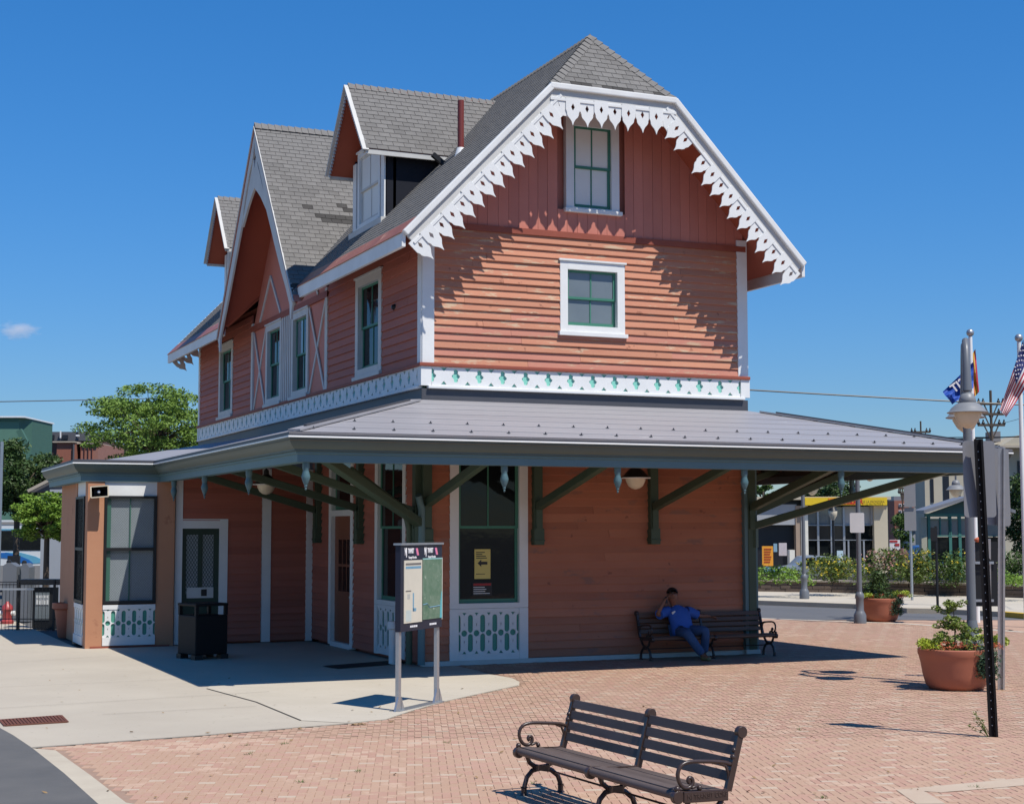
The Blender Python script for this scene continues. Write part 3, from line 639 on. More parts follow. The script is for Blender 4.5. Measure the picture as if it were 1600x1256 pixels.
rp = MB(); rp.plate(FL_, regA, -.11, -.006); rp.plate(FL_, regB, -.11, -.006); rp.plate(FL_, regC, -.11, -.006); rp.plate(FL_, regT1, -.11, -.006); rp.plate(FL_, regT2, -.11, -.006)
ROOF = rp.build('roof', M_soffit, ST)
ROOFR = MB().plate(FRR, regR, -.11, -.006).build('roof', M_soffit, ST)
j_ = MB(); j_.plate(FJ, regJ, -.09, -.006); j_.plate(FJb, regJ, -.09, -.006); j_.build('roof', M_soffit, ST)
EX, WD = .136, .235
shingles(FJ, regJ, EX, .215, ROOF, budget=60, dark=[(0, -.95, -.5), (0, -.25, .45), (0, .95, 1.25)], seed=3)
shingles(FL_, regA, EX, WD, ROOF, 0, v0=.34, seed=4); shingles(FL_, regC, EX, WD, ROOF, 0, seed=5); shingles(FL_, regT1, EX, WD, ROOF, 0, seed=14); shingles(FL_, regB, EX, WD, ROOF, 0, v0=.34, seed=6)
shingles(FRR, regR, .28, .5, ROOF, 0, seed=8); shingles(FJb, regJ, .2, .4, ROOF, 0, seed=9)
# cross gable
GLn = sqrt(GH*GH+(GH*GS)**2)
vg = Vector((0, 1, GS)).normalized(); ng = Vector((0, -GS, 1)).normalized(); FG1 = Fr((GX, GY-GH, GE), (1, 0, 0), ng, vg)
vg2 = Vector((0, -1, GS)).normalized(); ng2 = Vector((0, GS, 1)).normalized(); FG2 = Fr((GX, GY+GH, GE), (1, 0, 0), ng2, vg2)
tv = (EZ-GE)/(GH*GS)*GLn
_sl = (GLn-tv)/(RX+OS); vv = tv-(-OS-GX)*_sl; regG = [(0, vv), (RX-GX, GLn), (0, GLn)]; regG2 = [(0, 0), (-OS-GX-.04, 0), (-OS-GX, tv), (0, vv)]
CG = MB().plate(FG1, regG, -.10, -.006).plate(FG2, regG, -.10, -.006).plate(FG1, regG2, -.10, -.006).plate(FG2, regG2, -.10, -.006).build('roof', M_soffit, ST)
shingles(FG1, regG, EX, WD, CG, budget=175, dark=[(19, .95, 1.15), (20, .6, .85), (20, 1.55, 1.8), (21, 1.45, 1.8), (18, 1.0, 1.8), (0, .0, .4), (1, 0, .3), (17, 1.1, 2.0)], seed=11)
shingles(FG1, regG2, EX, WD, CG, 0, seed=13); shingles(FG2, regG, .27, .47, CG, 0, seed=12)
# gable front
FGF = Fr((GX, GY, 0), (0, 1, 0), (-1, 0, 0))
strip_ = [(0, RZ-.03), (-GH-.01, GE), (-3.36, 7.02), (-3.31, 6.80), (-3.22, 6.82), (-3.2, 7.12), (-2.9, 7.5), (-2.4, 8.04), (-1.85, 8.70), (-1.5, 9.14), (-1.15, 9.56), (-.8, 10.2), (-.38, 10.76), (-.16, 10.95), (-.085, 11.08), (0, 11.36)]
arch_ = [(0, 10.28), (-.3, 10.12), (-.6, 9.94), (-1.1, 9.56), (-1.16, 9.62), (-.86, 10.0), (-.55, 10.42), (-.3, 10.72), (-.15, 10.96), (-.08, 10.96), (0, 10.74)]
for sg in (1, -1):
    a_ = MB().plate(FGF, [(sg*x, z) for x, z in strip_][::sg], -.05, -.005).build('bargeboard', M_fade, CG); MB().plate(FGF, [(sg*x, z) for x, z in arch_][::sg], -.07, -.02).build('arch_board', M_fade, CG)
for s in (-1, 1):
    a = FGF.p(0, RZ+.0, .05); b = FGF.p(s*(GH+.03), GE-.02, .05)
    MB().bar(a-Vector((-.045, 0, .03)), b-Vector((-.045, 0, .03)), .03, .035, up=(-1, 0, 0)).build('rake_moulding', M_fade, CG)
gw = MB().plate(FS, [(GY-3.17, 7.47), (GY+3.17, 7.47), (GY, 11.58)], -.02, .02).build('wall', M_gable, ST)
for (a, b) in (((GY-2.5, 7.5), (GY-1.55, 8.5)), ((GY-1.55, 8.5), (GY-.6, 7.5)), ((GY-1.55, 8.5), (GY-1.55, 9.3)), ((GY-2.2, 8.1), (GY-1.55, 8.5)), ((GY+2.5, 7.5), (GY+1.55, 8.5)), ((GY+1.55, 8.5), (GY+.6, 7.5))):
    p, q = FS.p(*a, .035), FS.p(*b, .035); MB().bar(p, q, .03, .075, up=FS.n.cross(q-p)).build('brace', M_fade, gw)
# dormers
def dormer(yc, detail, seed):
    ax, wx, hw_, z0, za = -.22, .28, 1.24, 9.83, 11.42
    sl = (za-z0)/hw_; ln = sqrt(hw_**2+(za-z0)**2)
    def xm(z): return -OS+(z-EZ)*(RX+OS)/(RZ-EZ)
    v1 = Vector((0, 1, sl)).normalized(); n1 = Vector((0, -sl, 1)).normalized(); f1 = Fr((ax, yc-hw_, z0), (1, 0, 0), n1, v1)
    v2 = Vector((0, -1, sl)).normalized(); n2 = Vector((0, sl, 1)).normalized(); f2 = Fr((ax, yc+hw_, z0), (1, 0, 0), n2, v2)
    reg = [(0, 0), (xm(z0)-ax+.15, 0), (xm(za)-ax+.15, ln), (0, ln)]
    d = MB().plate(f1, reg, -.07, -.006).plate(f2, reg, -.07, -.006).build('dormer', M_soffit, ST)
    shingles(f1, reg, EX, WD, d, budget=detail, seed=seed); shingles(f2, reg, EX*2, WD*2, d, 0, seed=seed+1)
    caps((ax, yc, za), (xm(za), yc, za), n1, n2, w=.13)
    fw = Fr((wx, yc, 0), (0, 1, 0), (-1, 0, 0)); hb = 1.0; zb = EZ+(wx+OS)*(RZ-EZ)/(RX+OS)-.05
    MB().plate(fw, [(-hb, zb), (hb, zb), (hb, z0+.2), (0, za-.15), (-hb, z0+.2)], -.2, -.14).build('wall', M_gable, d)
    for s in (-1, 1):
        MB().plate(Fr((0, yc+s*hb, 0), (1, 0, 0), (0, s, 0)), [(wx-.02, zb), (xm(z0+.25)+.05, z0+.25), (wx-.02, z0+.25)], -.06, 0).build('cheek', M_cheek, d)
        MB().rect(fw, min(s*hb, s*(hb-.2)), max(s*hb, s*(hb-.2))+.01*(s > 0), zb, z0+.18, 0, .05).build('corner_post', M_white, d)
        # rake boards with toothed edge
        a = Vector((ax-.02, yc, za)); b = Vector((ax-.02, yc+s*(hw_+.02), z0-.02)); MB().bar(a-Z*.02, b-Z*.02, .03, .13, up=(-1, 0, 0)).build('rake_moulding', M_fade, d)
        t = (b-a); nn = int(t.length/.075); dd = Vector((0, -t.z, t.y)).normalized()*(-1 if s > 0 else 1)
        if dd.z > 0: dd = -dd
        tm = MB()
        for k in range(nn):
            p = a+t*((k+.1)/nn)+dd*.08; q = a+t*((k+.9)/nn)+dd*.08; m = (p+q)/2+dd*.07; e = Vector((.02, 0, 0)); tm.add([p-e, q-e, m-e, p+e, q+e, m+e], [(0, 1, 2), (5, 4, 3), (0, 3, 4, 1), (1, 4, 5, 2), (2, 5, 3, 0)])
        tm.build('toothed_trim', M_fade, d)
        MB().bar((ax, yc+s*(hw_-.03), z0-.06), (xm(z0), yc+s*(hw_-.03), z0-.06), .05, .09).build('fascia', M_fade, d)
    window(fw, -.72, .72, zb+.06, z0+.35, cw=.11, pane=M_board, sash=M_fade, parent=ST, deep=.04)
    MB().rect(fw, -hb-.05, hb+.05, zb-.08, zb+.04, -.02, .13).build('sill', M_fade, d)
dormer(3.85, 65, 21); dormer(15.5, 0, 31)
# caps
caps((RX, 0, RZ), (RX, D, RZ), nL, nR); caps((GX, GY, RZ+.03), (RX, GY, RZ+.03), ng, ng2)
caps((jx, -OG, jz), (RX, 0, RZ), nL, nJ, .15, .13); caps((W-jx, -OG, jz), (RX, 0, RZ), nR, nJ, .15, .13)
for nm, mbx, mt in (('shingles', REST, [M_shingle, M_shingle2]), ('ridge_caps', CAPS, M_shingle)):
    o = mbx.build(nm, mt, ROOF, recalc=False); o['kind'] = 'stuff'
# eave fascia, gutter lining
for s, fr in ((0, FS), (1, FR_)):
    n = fr.n; ff = Fr(fr.o+n*OS, fr.u, n)
    for a, b in (((-OG+.0, GY-3.42), (GY+3.42, D+OG)) if s == 0 else ((-OG, D+OG),)):
        MB().rect(ff, a, b, zE, EZ-.01, -.04, .03).build('fascia', M_whiteclean, ROOF, bevel=.006)
        g = MB(); k = 14
        fl_ = FL_ if s == 0 else FRR
        g.plate(Fr(fl_.o, fl_.u, fl_.n, fl_.v), [(a, -.06), (b, -.06), (b, .36), (a, .36)], 0.0, .016)
        g.build('gutter_lining', M_copper, ROOF)
MB().add([(GX, GY-GH+.02, GE+.10), (GX+.25, GY-GH-.04, GE+.10), (GX+.16, GY-GH-.10, GE-.04), (GX, GY-GH-.04, GE-.06), (GX+.3, GY-GH-.16, GE+.2)], [(0, 1, 2, 3), (1, 4, 2)]).build('gutter_lining', M_copper, ROOF, recalc=False)
# ---------------------------------------------------------------- scalloped bargeboards
tp = .277
hf = [(-tp/2, 0), (0, 0), (0, -.095), (-.036, -.165), (0, -.235), (0, -.505), (-.022, -.435), (-.05, -.39), (-.092, -.345), (-.112, -.31), (-.114, -.27), (-tp/2, -.215)]
tm = MB(); F0 = Fr((0, 0, 0), (1, 0, 0), (0, -1, 0)); tm.plate(F0, hf, 0, .02); tm.plate(F0, [(-x, z) for x, z in hf][::-1], 0, .02); TOOTH = tm.mesh('scallop', M_white)
def rake(fr, Ln, par, skip=(), off=.0, start=0.):
    b = MB().rect(fr, -.02, Ln+.0, -.285, -.10, -.035, .02).build('bargeboard', M_fade, par)
    MB().plate(fr, [(-.03, -.10), (Ln, -.10), (Ln, .012), (-.03, .012)], -.03, .085).build('rake_moulding', M_whiteclean, b, bevel=.02)
    MB().rect(fr, -.02, Ln, -.30, -.255, .02, .04).build('fillet', M_white, b)
    n = int(round((Ln-start)/tp)); p = (Ln-start)/n
    for k in range(n):
        if k in skip: continue
        o = fr.p(start+(k+.5)*p, -.225+random.uniform(-.012, .012), (.022 if k % 2 else .004)); a, nn, v = fr.u*(p/tp), -fr.n, fr.v
        an = random.uniform(-.05, .05); a2 = a*cos(an)+v*sin(an); v2 = v*cos(an)-a*sin(an)
        link('scallop', TOOTH, b, Matrix(((a2.x, nn.x, v2.x, o.x), (a2.y, nn.y, v2.y, o.y), (a2.z, nn.z, v2.z, o.z), (0, 0, 0, 1))))
    return b
yb = -OG
rl = Vector((jx+OS, 0, jz-EZ)); RLn = rl.length; ul = rl.normalized()
rake(Fr((-OS, yb, EZ), ul, (0, -1, 0), (-ul.z, 0, ul.x)), RLn, ST, start=-.1)
ur = Vector((-ul.x, 0, ul.z)); rake(Fr((W+OS, yb, EZ), ur, (0, -1, 0), (ul.z, 0, ul.x)), RLn, ST, skip=(11,), start=-.1)
rake(Fr((jx-.0, yb-.003, jz), (1, 0, 0), (0, -1, 0)), W-2*jx, ST, start=0)
yb2 = D+OG
rake(Fr((-OS, yb2, EZ), ul, (0, 1, 0), (-ul.z, 0, ul.x)), RLn, ST, start=-.1); rake(Fr((W+OS, yb2, EZ), ur, (0, 1, 0), (ul.z, 0, ul.x)), RLn, ST, start=-.1)
# vent pipe and roof vent
px_, py_ = 1.42, 1.75; pz = EZ+(px_+OS)*(RZ-EZ)/(RX+OS)
MB().lathe([(.062, pz-.1), (.062, pz+1.0)], (px_, py_, 0), 14).build('vent_pipe', mat('vent_pipe_red', (.19, .035, .03), .5, nscale=4), ROOF, smooth=40)
MB().lathe([(.13, pz-.13), (.075, pz+.06)], (px_, py_, 0), 14).build('pipe_boot', M_drip, ROOF, smooth=40)
q = FL_.p(2.25, 2.85, .02); MB().bar(q, q+Vector((-.22, 0, .16)), .09, .09).build('roof_vent', M_black, ROOF)
# ================================================================== ground floor
wl_ = MB().rect(FF, 0, W, 0, 4.65, -.17, -.13).build('wall', M_clapdark, ST)
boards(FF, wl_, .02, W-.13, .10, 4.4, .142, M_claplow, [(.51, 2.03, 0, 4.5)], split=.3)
MB().rect(FF, -.02, W, 0, .09, -.02, .05).build('plinth', M_fade, ST)
def tallwin(fr, u0, u1, n, par=None):
    w = window(fr, u0, u1, 1.0, 4.2, cw=.17, casing=M_white, up=2, lo=1, sill=False, meet=.46, bot=.09, deep=.07)
    MB().rect(fr, u0, u0+.17, .07, .995, -.12, .045).build('pilaster', M_white, w); MB().rect(fr, u1-.17, u1, .07, .995, -.12, .045).build('pilaster', M_white, w)
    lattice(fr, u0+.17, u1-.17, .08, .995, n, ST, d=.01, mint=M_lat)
    return w
tw1 = tallwin(FF, .51, 2.03, 5)
tw2 = tallwin(FS, .76, 2.50, 5)
# notices on the front window
M_notice = mat('yellow_notice', (.66, .53, .16), .6, nscale=3, namt=.2); M_ink = mat('black_print', (.02, .02, .02), .5); M_redink = mat('red_print', (.35, .02, .02), .5)
nt = tag(MB().rect(FF, 1.02, 1.33, 1.52, 2.05, -.055, -.05).build('window_notice', M_notice), 'yellow paper notice with black left arrow on the ground floor window', 'notice')
ar = [(1.08, 1.80), (1.15, 1.865), (1.15, 1.825), (1.27, 1.825), (1.27, 1.775), (1.15, 1.775), (1.15, 1.735)]
MB().plate(FF, ar, -.0495, -.047).build('arrow', M_ink, nt)
for k, l_ in enumerate((.17, .12, .19, .21)): MB().rect(FF, 1.05, 1.05+l_, 1.985-k*.034, 2.0-k*.034, -.0495, -.047).build('printed_line', M_ink, nt)
MB().rect(FF, 1.05, 1.22, 1.60, 1.61, -.0495, -.047).build('printed_line', M_ink, nt)
n2 = tag(MB().rect(FF, .98, 1.36, 1.22, 1.45, -.055, -.05).build('window_notice', M_black), 'black notice with red heading and white lines below the yellow notice', 'notice')
MB().rect(FF, 1.0, 1.34, 1.40, 1.44, -.0495, -.047).build('heading', M_redink, n2)
for k in range(4): MB().rect(FF, 1.0, 1.20+.12*random.random(), 1.365-k*.037, 1.378-k*.037, -.0495, -.047).build('printed_line', M_paper, n2)
# side wall lower
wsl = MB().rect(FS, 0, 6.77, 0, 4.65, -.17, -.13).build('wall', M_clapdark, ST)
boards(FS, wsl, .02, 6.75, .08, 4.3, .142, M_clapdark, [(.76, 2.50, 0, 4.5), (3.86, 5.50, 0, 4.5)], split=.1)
M_doorp = mat('door_paint', (.24, .085, .045), .5, nscale=3, namt=.5)
dc = MB()
for a, b in ((3.86, 4.03), (5.33, 5.50)): dc.rect(FS, a, b, .05, 4.2, -.09, .045)
dc.rect(FS, 4.03, 5.33, .02, .12, -.09, .05); dc.rect(FS, 4.03, 5.33, 2.68, 2.80, -.09, .04)
dr = dc.build('door', M_white, ST)
MB().rect(FS, 4.03, 5.33, .12, 2.68, -.08, -.045).build('door_leaf', M_doorp, dr)
for i in range(3):
    for j in range(2): MB().rect(FS, 4.28+i*.28, 4.50+i*.28, 1.15+j*.55, 1.65+j*.55, -.046, -.040).build('pane', M_glass, dr)
MB().sphere(FS.p(4.13, 1.05, -.0), .035, 8, 6).build('knob', M_galv, dr, smooth=60)
MB().rect(FS, 4.03, 5.33, 2.80, 4.1, -.08, -.05).build('transom', M_green, dr); MB().rect(FS, 4.13, 5.23, 2.92, 4.0, -.052, -.046).build('pane', M_glass, dr)
# wing (door wall)
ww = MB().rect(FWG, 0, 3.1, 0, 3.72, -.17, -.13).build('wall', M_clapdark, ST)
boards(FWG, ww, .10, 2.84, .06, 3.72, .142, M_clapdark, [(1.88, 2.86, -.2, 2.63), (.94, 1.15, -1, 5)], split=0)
for a, b in ((0.03, .17), (.95, 1.14), (2.84, 2.99)): MB().rect(FWG, a, b, .03, 3.7, -.02, .05).build('corner_post', M_white, ST)
dd = MB(); dd.rect(FWG, 1.88, 2.05, .03, 2.63, -.08, .045); dd.rect(FWG, 2.05, 2.84, 2.43, 2.63, -.08, .043); d2 = dd.build('door', M_white, ST)
lf = MB()
lf.rect(FWG, 2.05, 2.84, .03, 1.05, -.07, -.03); lf.rect(FWG, 2.05, 2.84, 2.30, 2.43, -.07, -.03)
for a, b in ((2.05, 2.16), (2.40, 2.49), (2.74, 2.84)): lf.rect(FWG, a, b, 1.05, 2.30, -.07, -.03)
lf.build('door_leaf', mat('dark_green_door', (.016, .04, .026), .45, nscale=4), d2)
for a, b in ((2.16, 2.40), (2.49, 2.74)): MB().rect(FWG, a, b, 1.05, 2.30, -.062, -.056).build('pane', M_screenpane, d2)
def wires(fr, u0, u1, z0, z1, d, sp, w, name, parent, mt):
    m = MB(); reg = [(u0, z0), (u1, z0), (u1, z1), (u0, z1)]; h = z1-z0
    for s in (1, -1):
        x = u0-h
        while x < u1+h:
            a = [(x, z0), (x+w, z0), (x+w+s*h*.6, z1), (x+s*h*.6, z1)]
            c = clip(ccw(a), reg)
            if len(c) > 2: m.add([fr.p(p, q, d+(.002 if s > 0 else 0)) for p, q in c], [tuple(range(len(c)))])
            x += sp
    o = m.build(name, mt, parent, recalc=False); o['kind'] = 'stuff'; return o
M_wire = mat('wire_mesh', (.10, .115, .12), .5, metal=.3); M_wiregreen = mat('green_wire_mesh', (.03, .05, .04), .5)
MB().rect(FWG, 2.16, 2.72, .98, 1.20, -.03, -.018).build('push_panel', M_fade, d2); MB().rect(FWG, 2.30, 2.42, 1.02, 1.16, -.018, -.012).build('slot', M_black, d2)
for a, b in ((2.16, 2.40), (2.49, 2.74)): wires(FWG, a, b, 1.05, 2.30, -.03, .062, .012, 'wire_screen', d2, M_wiregreen)
# bay with stucco piers
bc = MB(); bc.box(-4.70, -2.95, 6.80, 11.3, 0, 3.6); bc.box(-2.95, 0, 6.95, 11.3, 0, 3.6); bc.build('wall', M_stucco, ST)
MB().box(-3.40, -3.02, 6.62, 6.95, 0, 3.45).build('pier', M_stucco, ST, bevel=.01)
MB().box(-4.80, -4.46, 6.62, 6.95, 0, 3.45).build('pier', M_stucco, ST, bevel=.01); MB().box(-4.80, -4.5, 8.15, 8.45, 0, 3.45).build('pier', M_stucco, ST, bevel=.01)
MB().box(-4.70, -3.1, 6.60, 6.66, 0, .05).build('plinth', M_redtrim, ST)
def baywin(fr, u0, u1, n, up):
    MB().rect(fr, u0, u1, 3.10, 3.45, -.08, -.02).build('frieze_panel', M_whiteclean, ST)
    f = MB()
    f.rect(fr, u0, u0+.05, .90, 3.10, -.10, .03); f.rect(fr, u1-.05, u1, .90, 3.10, -.10, .03); f.rect(fr, u0+.05, u1-.05, 3.05, 3.10, -.10, .028); f.rect(fr, u0+.05, u1-.05, .90, .96, -.10, .028); f.rect(fr, u0+.05, u1-.05, 1.98, 2.04, -.06, .026)
    w = f.build('window', M_black, ST)
    MB().rect(fr, *((u1-.14, u1-.05) if up else (u0+.05, u0+.12)), .96, 3.05, -.09, -.05).build('sash', M_green, w); MB().rect(fr, (u0+u1)/2-.012, (u0+u1)/2+.012, .96, 3.05, -.075, -.05).build('sash', M_green, w)
    for a, b in ((.96, 1.98), (2.04, 3.05)): MB().rect(fr, u0+.05, u1-.05, a, b, -.085, -.078).build('pane', M_screenpane if up else M_glass, w)
    wires(fr, u0+.05, u1-.05, .96, 3.05, -.01, .034, .005, 'wire_screen', w, M_wire if up else M_black)
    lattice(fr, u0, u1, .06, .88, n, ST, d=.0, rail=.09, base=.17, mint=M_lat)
baywin(FBY, 3.40, 4.46, 5, True); baywin(FBL, .33, 1.53, 4, False)

# ================================================================== canopy
ZC = 3.80; PATH = [(9.82, 14.0), (9.82, -3.94), (-3.52, -3.94), (-3.52, 6.42), (-5.13, 6.42), (-5.13, 11.6)]
def offset(path, o):            # inward offset (right-hand side when walking this path is the building side)
    out = []
    for i, p in enumerate(path):
        ns = []
        if i > 0: a = Vector(path[i])-Vector(path[i-1]); ns.append(Vector((a.y, -a.x)).normalized()*-1)
        if i < len(path)-1: a = Vector(path[i+1])-Vector(path[i]); ns.append(Vector((a.y, -a.x)).normalized()*-1)
        if len(ns) == 1: n = ns[0]; out.append(Vector(p)+n*o*SGN)
        else:
            m = (ns[0]+ns[1]); m = m/(m.length**2)*2; out.append(Vector(p)+m*o*SGN)
    return out
SGN = -1
if offset(PATH[:2], 1.)[0].x > 9.82: SGN = 1
def sweep(prof, path, closed=True):
    m = MB(); k = len(prof); rings = []
    for o, z in prof:
        rings.append([(p.x, p.y, z) for p in offset(path, o)])
    n = len(path); vs = [rings[j][i] for i in range(n) for j in range(k)]
    fs = [(i*k+j, i*k+(j+1) % k, (i+1)*k+(j+1) % k, (i+1)*k+j) for i in range(n-1) for j in range(k)]
    fs += [tuple(range(k)), tuple((n-1)*k+j for j in range(k))]
    m.add(vs, fs); return m
roofm = MB(); zT = 4.70
EV = PATH
CAN = MB()
A0, A1, B0, B1 = (0, 0, zT), (W, 0, zT), (-3.52, -3.94, ZC), (9.82, -3.94, ZC)
# front slope laid in metal courses
def lerp(a, b, t): return tuple(a[i]+(b[i]-a[i])*t for i in range(3))
nf = Vector((0, -(zT-ZC), 3.94)).normalized()
base = MB().add([B0, B1, A1, A0], [(0, 1, 2, 3)]).add([(-3.52, -3.94, ZC), (0, 0, zT), (0, 6.9, zT), (-3.52, 6.5, ZC)], [(0, 1, 2, 3)]).add([(9.82, -3.94, ZC), (9.82, 14, ZC), (W, 14, zT), (W, 0, zT)], [(0, 1, 2, 3)])
base.add([(-3.52, 6.5, ZC), (0, 6.9, zT), (0, 11.5, zT), (-5.13, 11.6, ZC), (-5.13, 6.42, ZC), (-3.52, 6.42, ZC)], [(0, 1, 2, 3), (0, 3, 4, 5)])
CANO = base.build('canopy', M_metal, ST, recalc=False)
nc = 7
for i in range(nc):
    t0, t1 = i/nc, min(1, (i+1)/nc+.02)
    e = [Vector(lerp(B0, A0, t0)), Vector(lerp(B1, A1, t0)), Vector(lerp(B1, A1, t1)), Vector(lerp(B0, A0, t1))]
    cuts = [0, random.uniform(.25, .4), random.uniform(.55, .75), 1]
    for c0, c1 in zip(cuts[:-1], cuts[1:]):
        q = [e[0].lerp(e[1], c0)+nf*.012, e[0].lerp(e[1], c1)+nf*.012, e[3].lerp(e[2], c1)+nf*.005, e[3].lerp(e[2], c0)+nf*.005]
        MB().add(q+[v-nf*.012 for v in q[:2]], [(0, 1, 2, 3), (4, 5, 1, 0)]).build('roof_sheet', M_metal, CANO, recalc=False)
for a, b in ((B0, A0), (B1, A1)):
    a, b = Vector(a), Vector(b); off = Vector((0, 0, .025))
    MB().bar(a.lerp(b, .03)+off, b.lerp(a, .06)+off, .20, .03).build('hip_cap', M_metal, CANO); MB().bar(a.lerp(b, .10)+off*1.8, b.lerp(a, .12)+off*1.8, .05, .05).build('hip_roll', M_metald, CANO)
sg = MB(); sg.bar((0, -.02, 0), (0, .05, .0), .04, .010); sg.bar((0, 0, 0), (0, 0, .03), .032, .010); SG = sg.mesh('snow_guard', M_metald)
for tt, st, ofs in ((.10, .62, .2), (.30, .62, .5)):
    a, b = Vector(lerp(B0, A0, tt)), Vector(lerp(B1, A1, tt)); n = int((b-a).length/st)
    for k in range(n):
        p = a.lerp(b, (k+ofs)/n); link('snow_guard', SG, CANO, Matrix.Translation(p+nf*.018))
# eave mouldings, mitred round the corners
gut = sweep([(0, 3.765), (0, ZC+.02), (.05, ZC+.03), (.05, 3.765)], PATH).build('gutter', M_metald, CANO)
sweep([(-.012, 3.742), (-.012, 3.766), (.05, 3.766), (.05, 3.742)], PATH).build('drip_edge', M_drip, CANO)
sweep([(.01, 3.742), (.018, 3.70), (.045, 3.645), (.085, 3.60), (.115, 3.575), (.115, 3.552), (.16, 3.545), (.3, 3.545), (.3, 3.742)], PATH).build('crown_moulding', M_olive, CANO, smooth=30)
sweep([(.15, 3.545), (.15, 3.515), (.178, 3.505), (.178, 3.39), (.36, 3.39), (.36, 3.545)], PATH).build('beam', M_teal, CANO)
# soffit under the canopy
so_ = MB(); dz = -.10
for quad in ([B0, B1, A1, A0], [(-3.52, -3.94, ZC), (0, 0, zT), (0, 6.9, zT), (-3.52, 6.9, ZC)], [(9.82, -3.94, ZC), (9.82, 14, ZC), (W, 14, zT), (W, 0, zT)]):
    so_.add([(x, y, z+dz) for x, y, z in quad], [(0, 1, 2, 3)])
so_.build('soffit', M_soffitc, CANO, recalc=False)
raf = MB()
for k in range(21):
    x = -3.2+k*.64; y1 = -.05 if 0 <= x <= W else (-(abs(min(x, 0))/3.52*3.94) if x < 0 else -((x-W)/3.09*3.94))
    z1 = zT-.15+(y1)*(zT-ZC)/3.94
    if y1 > -3.3: MB().bar((x, -3.6, ZC-.12), (x, y1, z1-.02), .06, .10).build('rafter', M_soffitc, CANO)
for k in range(22):
    y = -3.2+k*.78
    for s in (0, 1):
        if s == 0 and y > 6.5: continue
        xe = -3.3 if s == 0 else 9.6; x1 = (0 if y >= 0 else y/3.94*3.52) if s == 0 else (W if y >= 0 else W-y/3.94*3.09)
        zz = zT-.17-(abs(x1-(0 if s == 0 else W)))/(3.52 if s == 0 else 3.09)*(zT-ZC)
        if abs(xe-x1) > .4: MB().bar((xe, y, ZC-.12), (x1, y, zz), .06, .10).build('rafter', M_soffitc, CANO)
# pendants
pend = MB().lathe([(.03, 0), (.055, -.005), (.055, -.10), (.045, -.12), (.048, -.15), (.066, -.215), (.062, -.25), (.036, -.32), (.022, -.345), (.026, -.36), (.012, -.385), (.018, -.40), (.002, -.425)], (0, 0, 0), 14).mesh('pendant', M_pend, smooth=40)
for px in (478, 788, 965, 1163, 1314): p = ony(px, 735, -3.67); link('pendant', pend, CANO, Matrix.Translation((p.x, -3.67, 3.40)))
for px, py in ((389, 740), (320, 745), (272, 750)): p = onx(px, py, -3.25); link('pendant', pend, CANO, Matrix.Translation((-3.25, p.y, 3.40)))
for y in (.5, 4.5, 8.5): link('pendant', pend, CANO, Matrix.Translation((9.55, y, 3.40)))
# brackets
def bracket(base, direc, reach=3.45, post=True, z0=2.12, w=.13, zs=2.85, full=False):
    dvec = Vector((*direc, 0)).normalized(); b = Vector((*base, 0)); m = MB(); side = dvec.cross(Z)
    zr = 3.70 if reach < 4 else 3.68
    if post:
        m.bar(b+dvec*.07+Z*(0.05 if full else z0), b+dvec*.07+Z*4.45, .17, .15, up=dvec)
        if not full: m.bar(b+dvec*.085+Z*(z0+.0), b+dvec*.085+Z*(z0+.3), .20, .19, up=dvec); m.bar(b+dvec*.085+Z*(z0+.06), b+dvec*.085+Z*(z0+.10), .22, .21, up=dvec)
    m.bar(b+dvec*.12+Z*(zs-.45), b+dvec*.12+Z*(zs+.02), w, .13, up=dvec)
    m.bar(b+dvec*.11+Z*(zs-.04), b+dvec*reach+Z*zr, w, .14)
    return m.build('bracket', M_bracket, CANO, bevel=.012)
for x in (2.20, 4.60): bracket((x, 0), (0, -1), 3.6)
bracket((0.05, 0), (0, -1), 3.6, zs=2.9); bracket((0, .05), (-1, 0), 3.2, zs=2.75); bracket((0, 0), (-3.4, -3.8), 4.85, post=False, w=.15, zs=2.55)
for y in (3.3, 6.15): bracket((0, y), (-1, 0), 3.2)
bracket((W, 0), (0, -1), 3.6, full=True); bracket((W, .05), (1, 0), 2.8, zs=2.75); bracket((W, 0), (2.95, -3.8), 4.6, post=False, w=.15, zs=2.5)
for y in (3.2, 6.6, 10.0): bracket((W, y), (1, 0), 2.8)
MB().box(W-.16, W+.13, -.13, .12, .05, 4.3).build('corner_post', M_teal, ST, bevel=.01); MB().rect(FF, W-.17, W+.14, .02, .10, .0, .16).build('plinth', M_fade, ST)
# downspouts at the near corner
MB().tube([(-.06, -.14, .05), (-.06, -.14, 2.2), (-.06, -.14, 2.75), (-.16, -.24, 3.0)], .065, 10).build('downspout', M_teal, ST, smooth=40)
MB().tube([(-.20, .10, .05), (-.20, .10, 2.4), (-.32, .02, 2.75), (-1.6, -.9, 3.4)], .06, 10).build('downspout', M_bracket, ST, smooth=40)
MB().lathe([(.075, 0), (.075, .62), (.10, .64), (.105, .74), (.09, .77)], (-.32, .62, 0), 14).build('standpipe', M_white, ST, smooth=35)
tag(ST.children[-1], None, None)
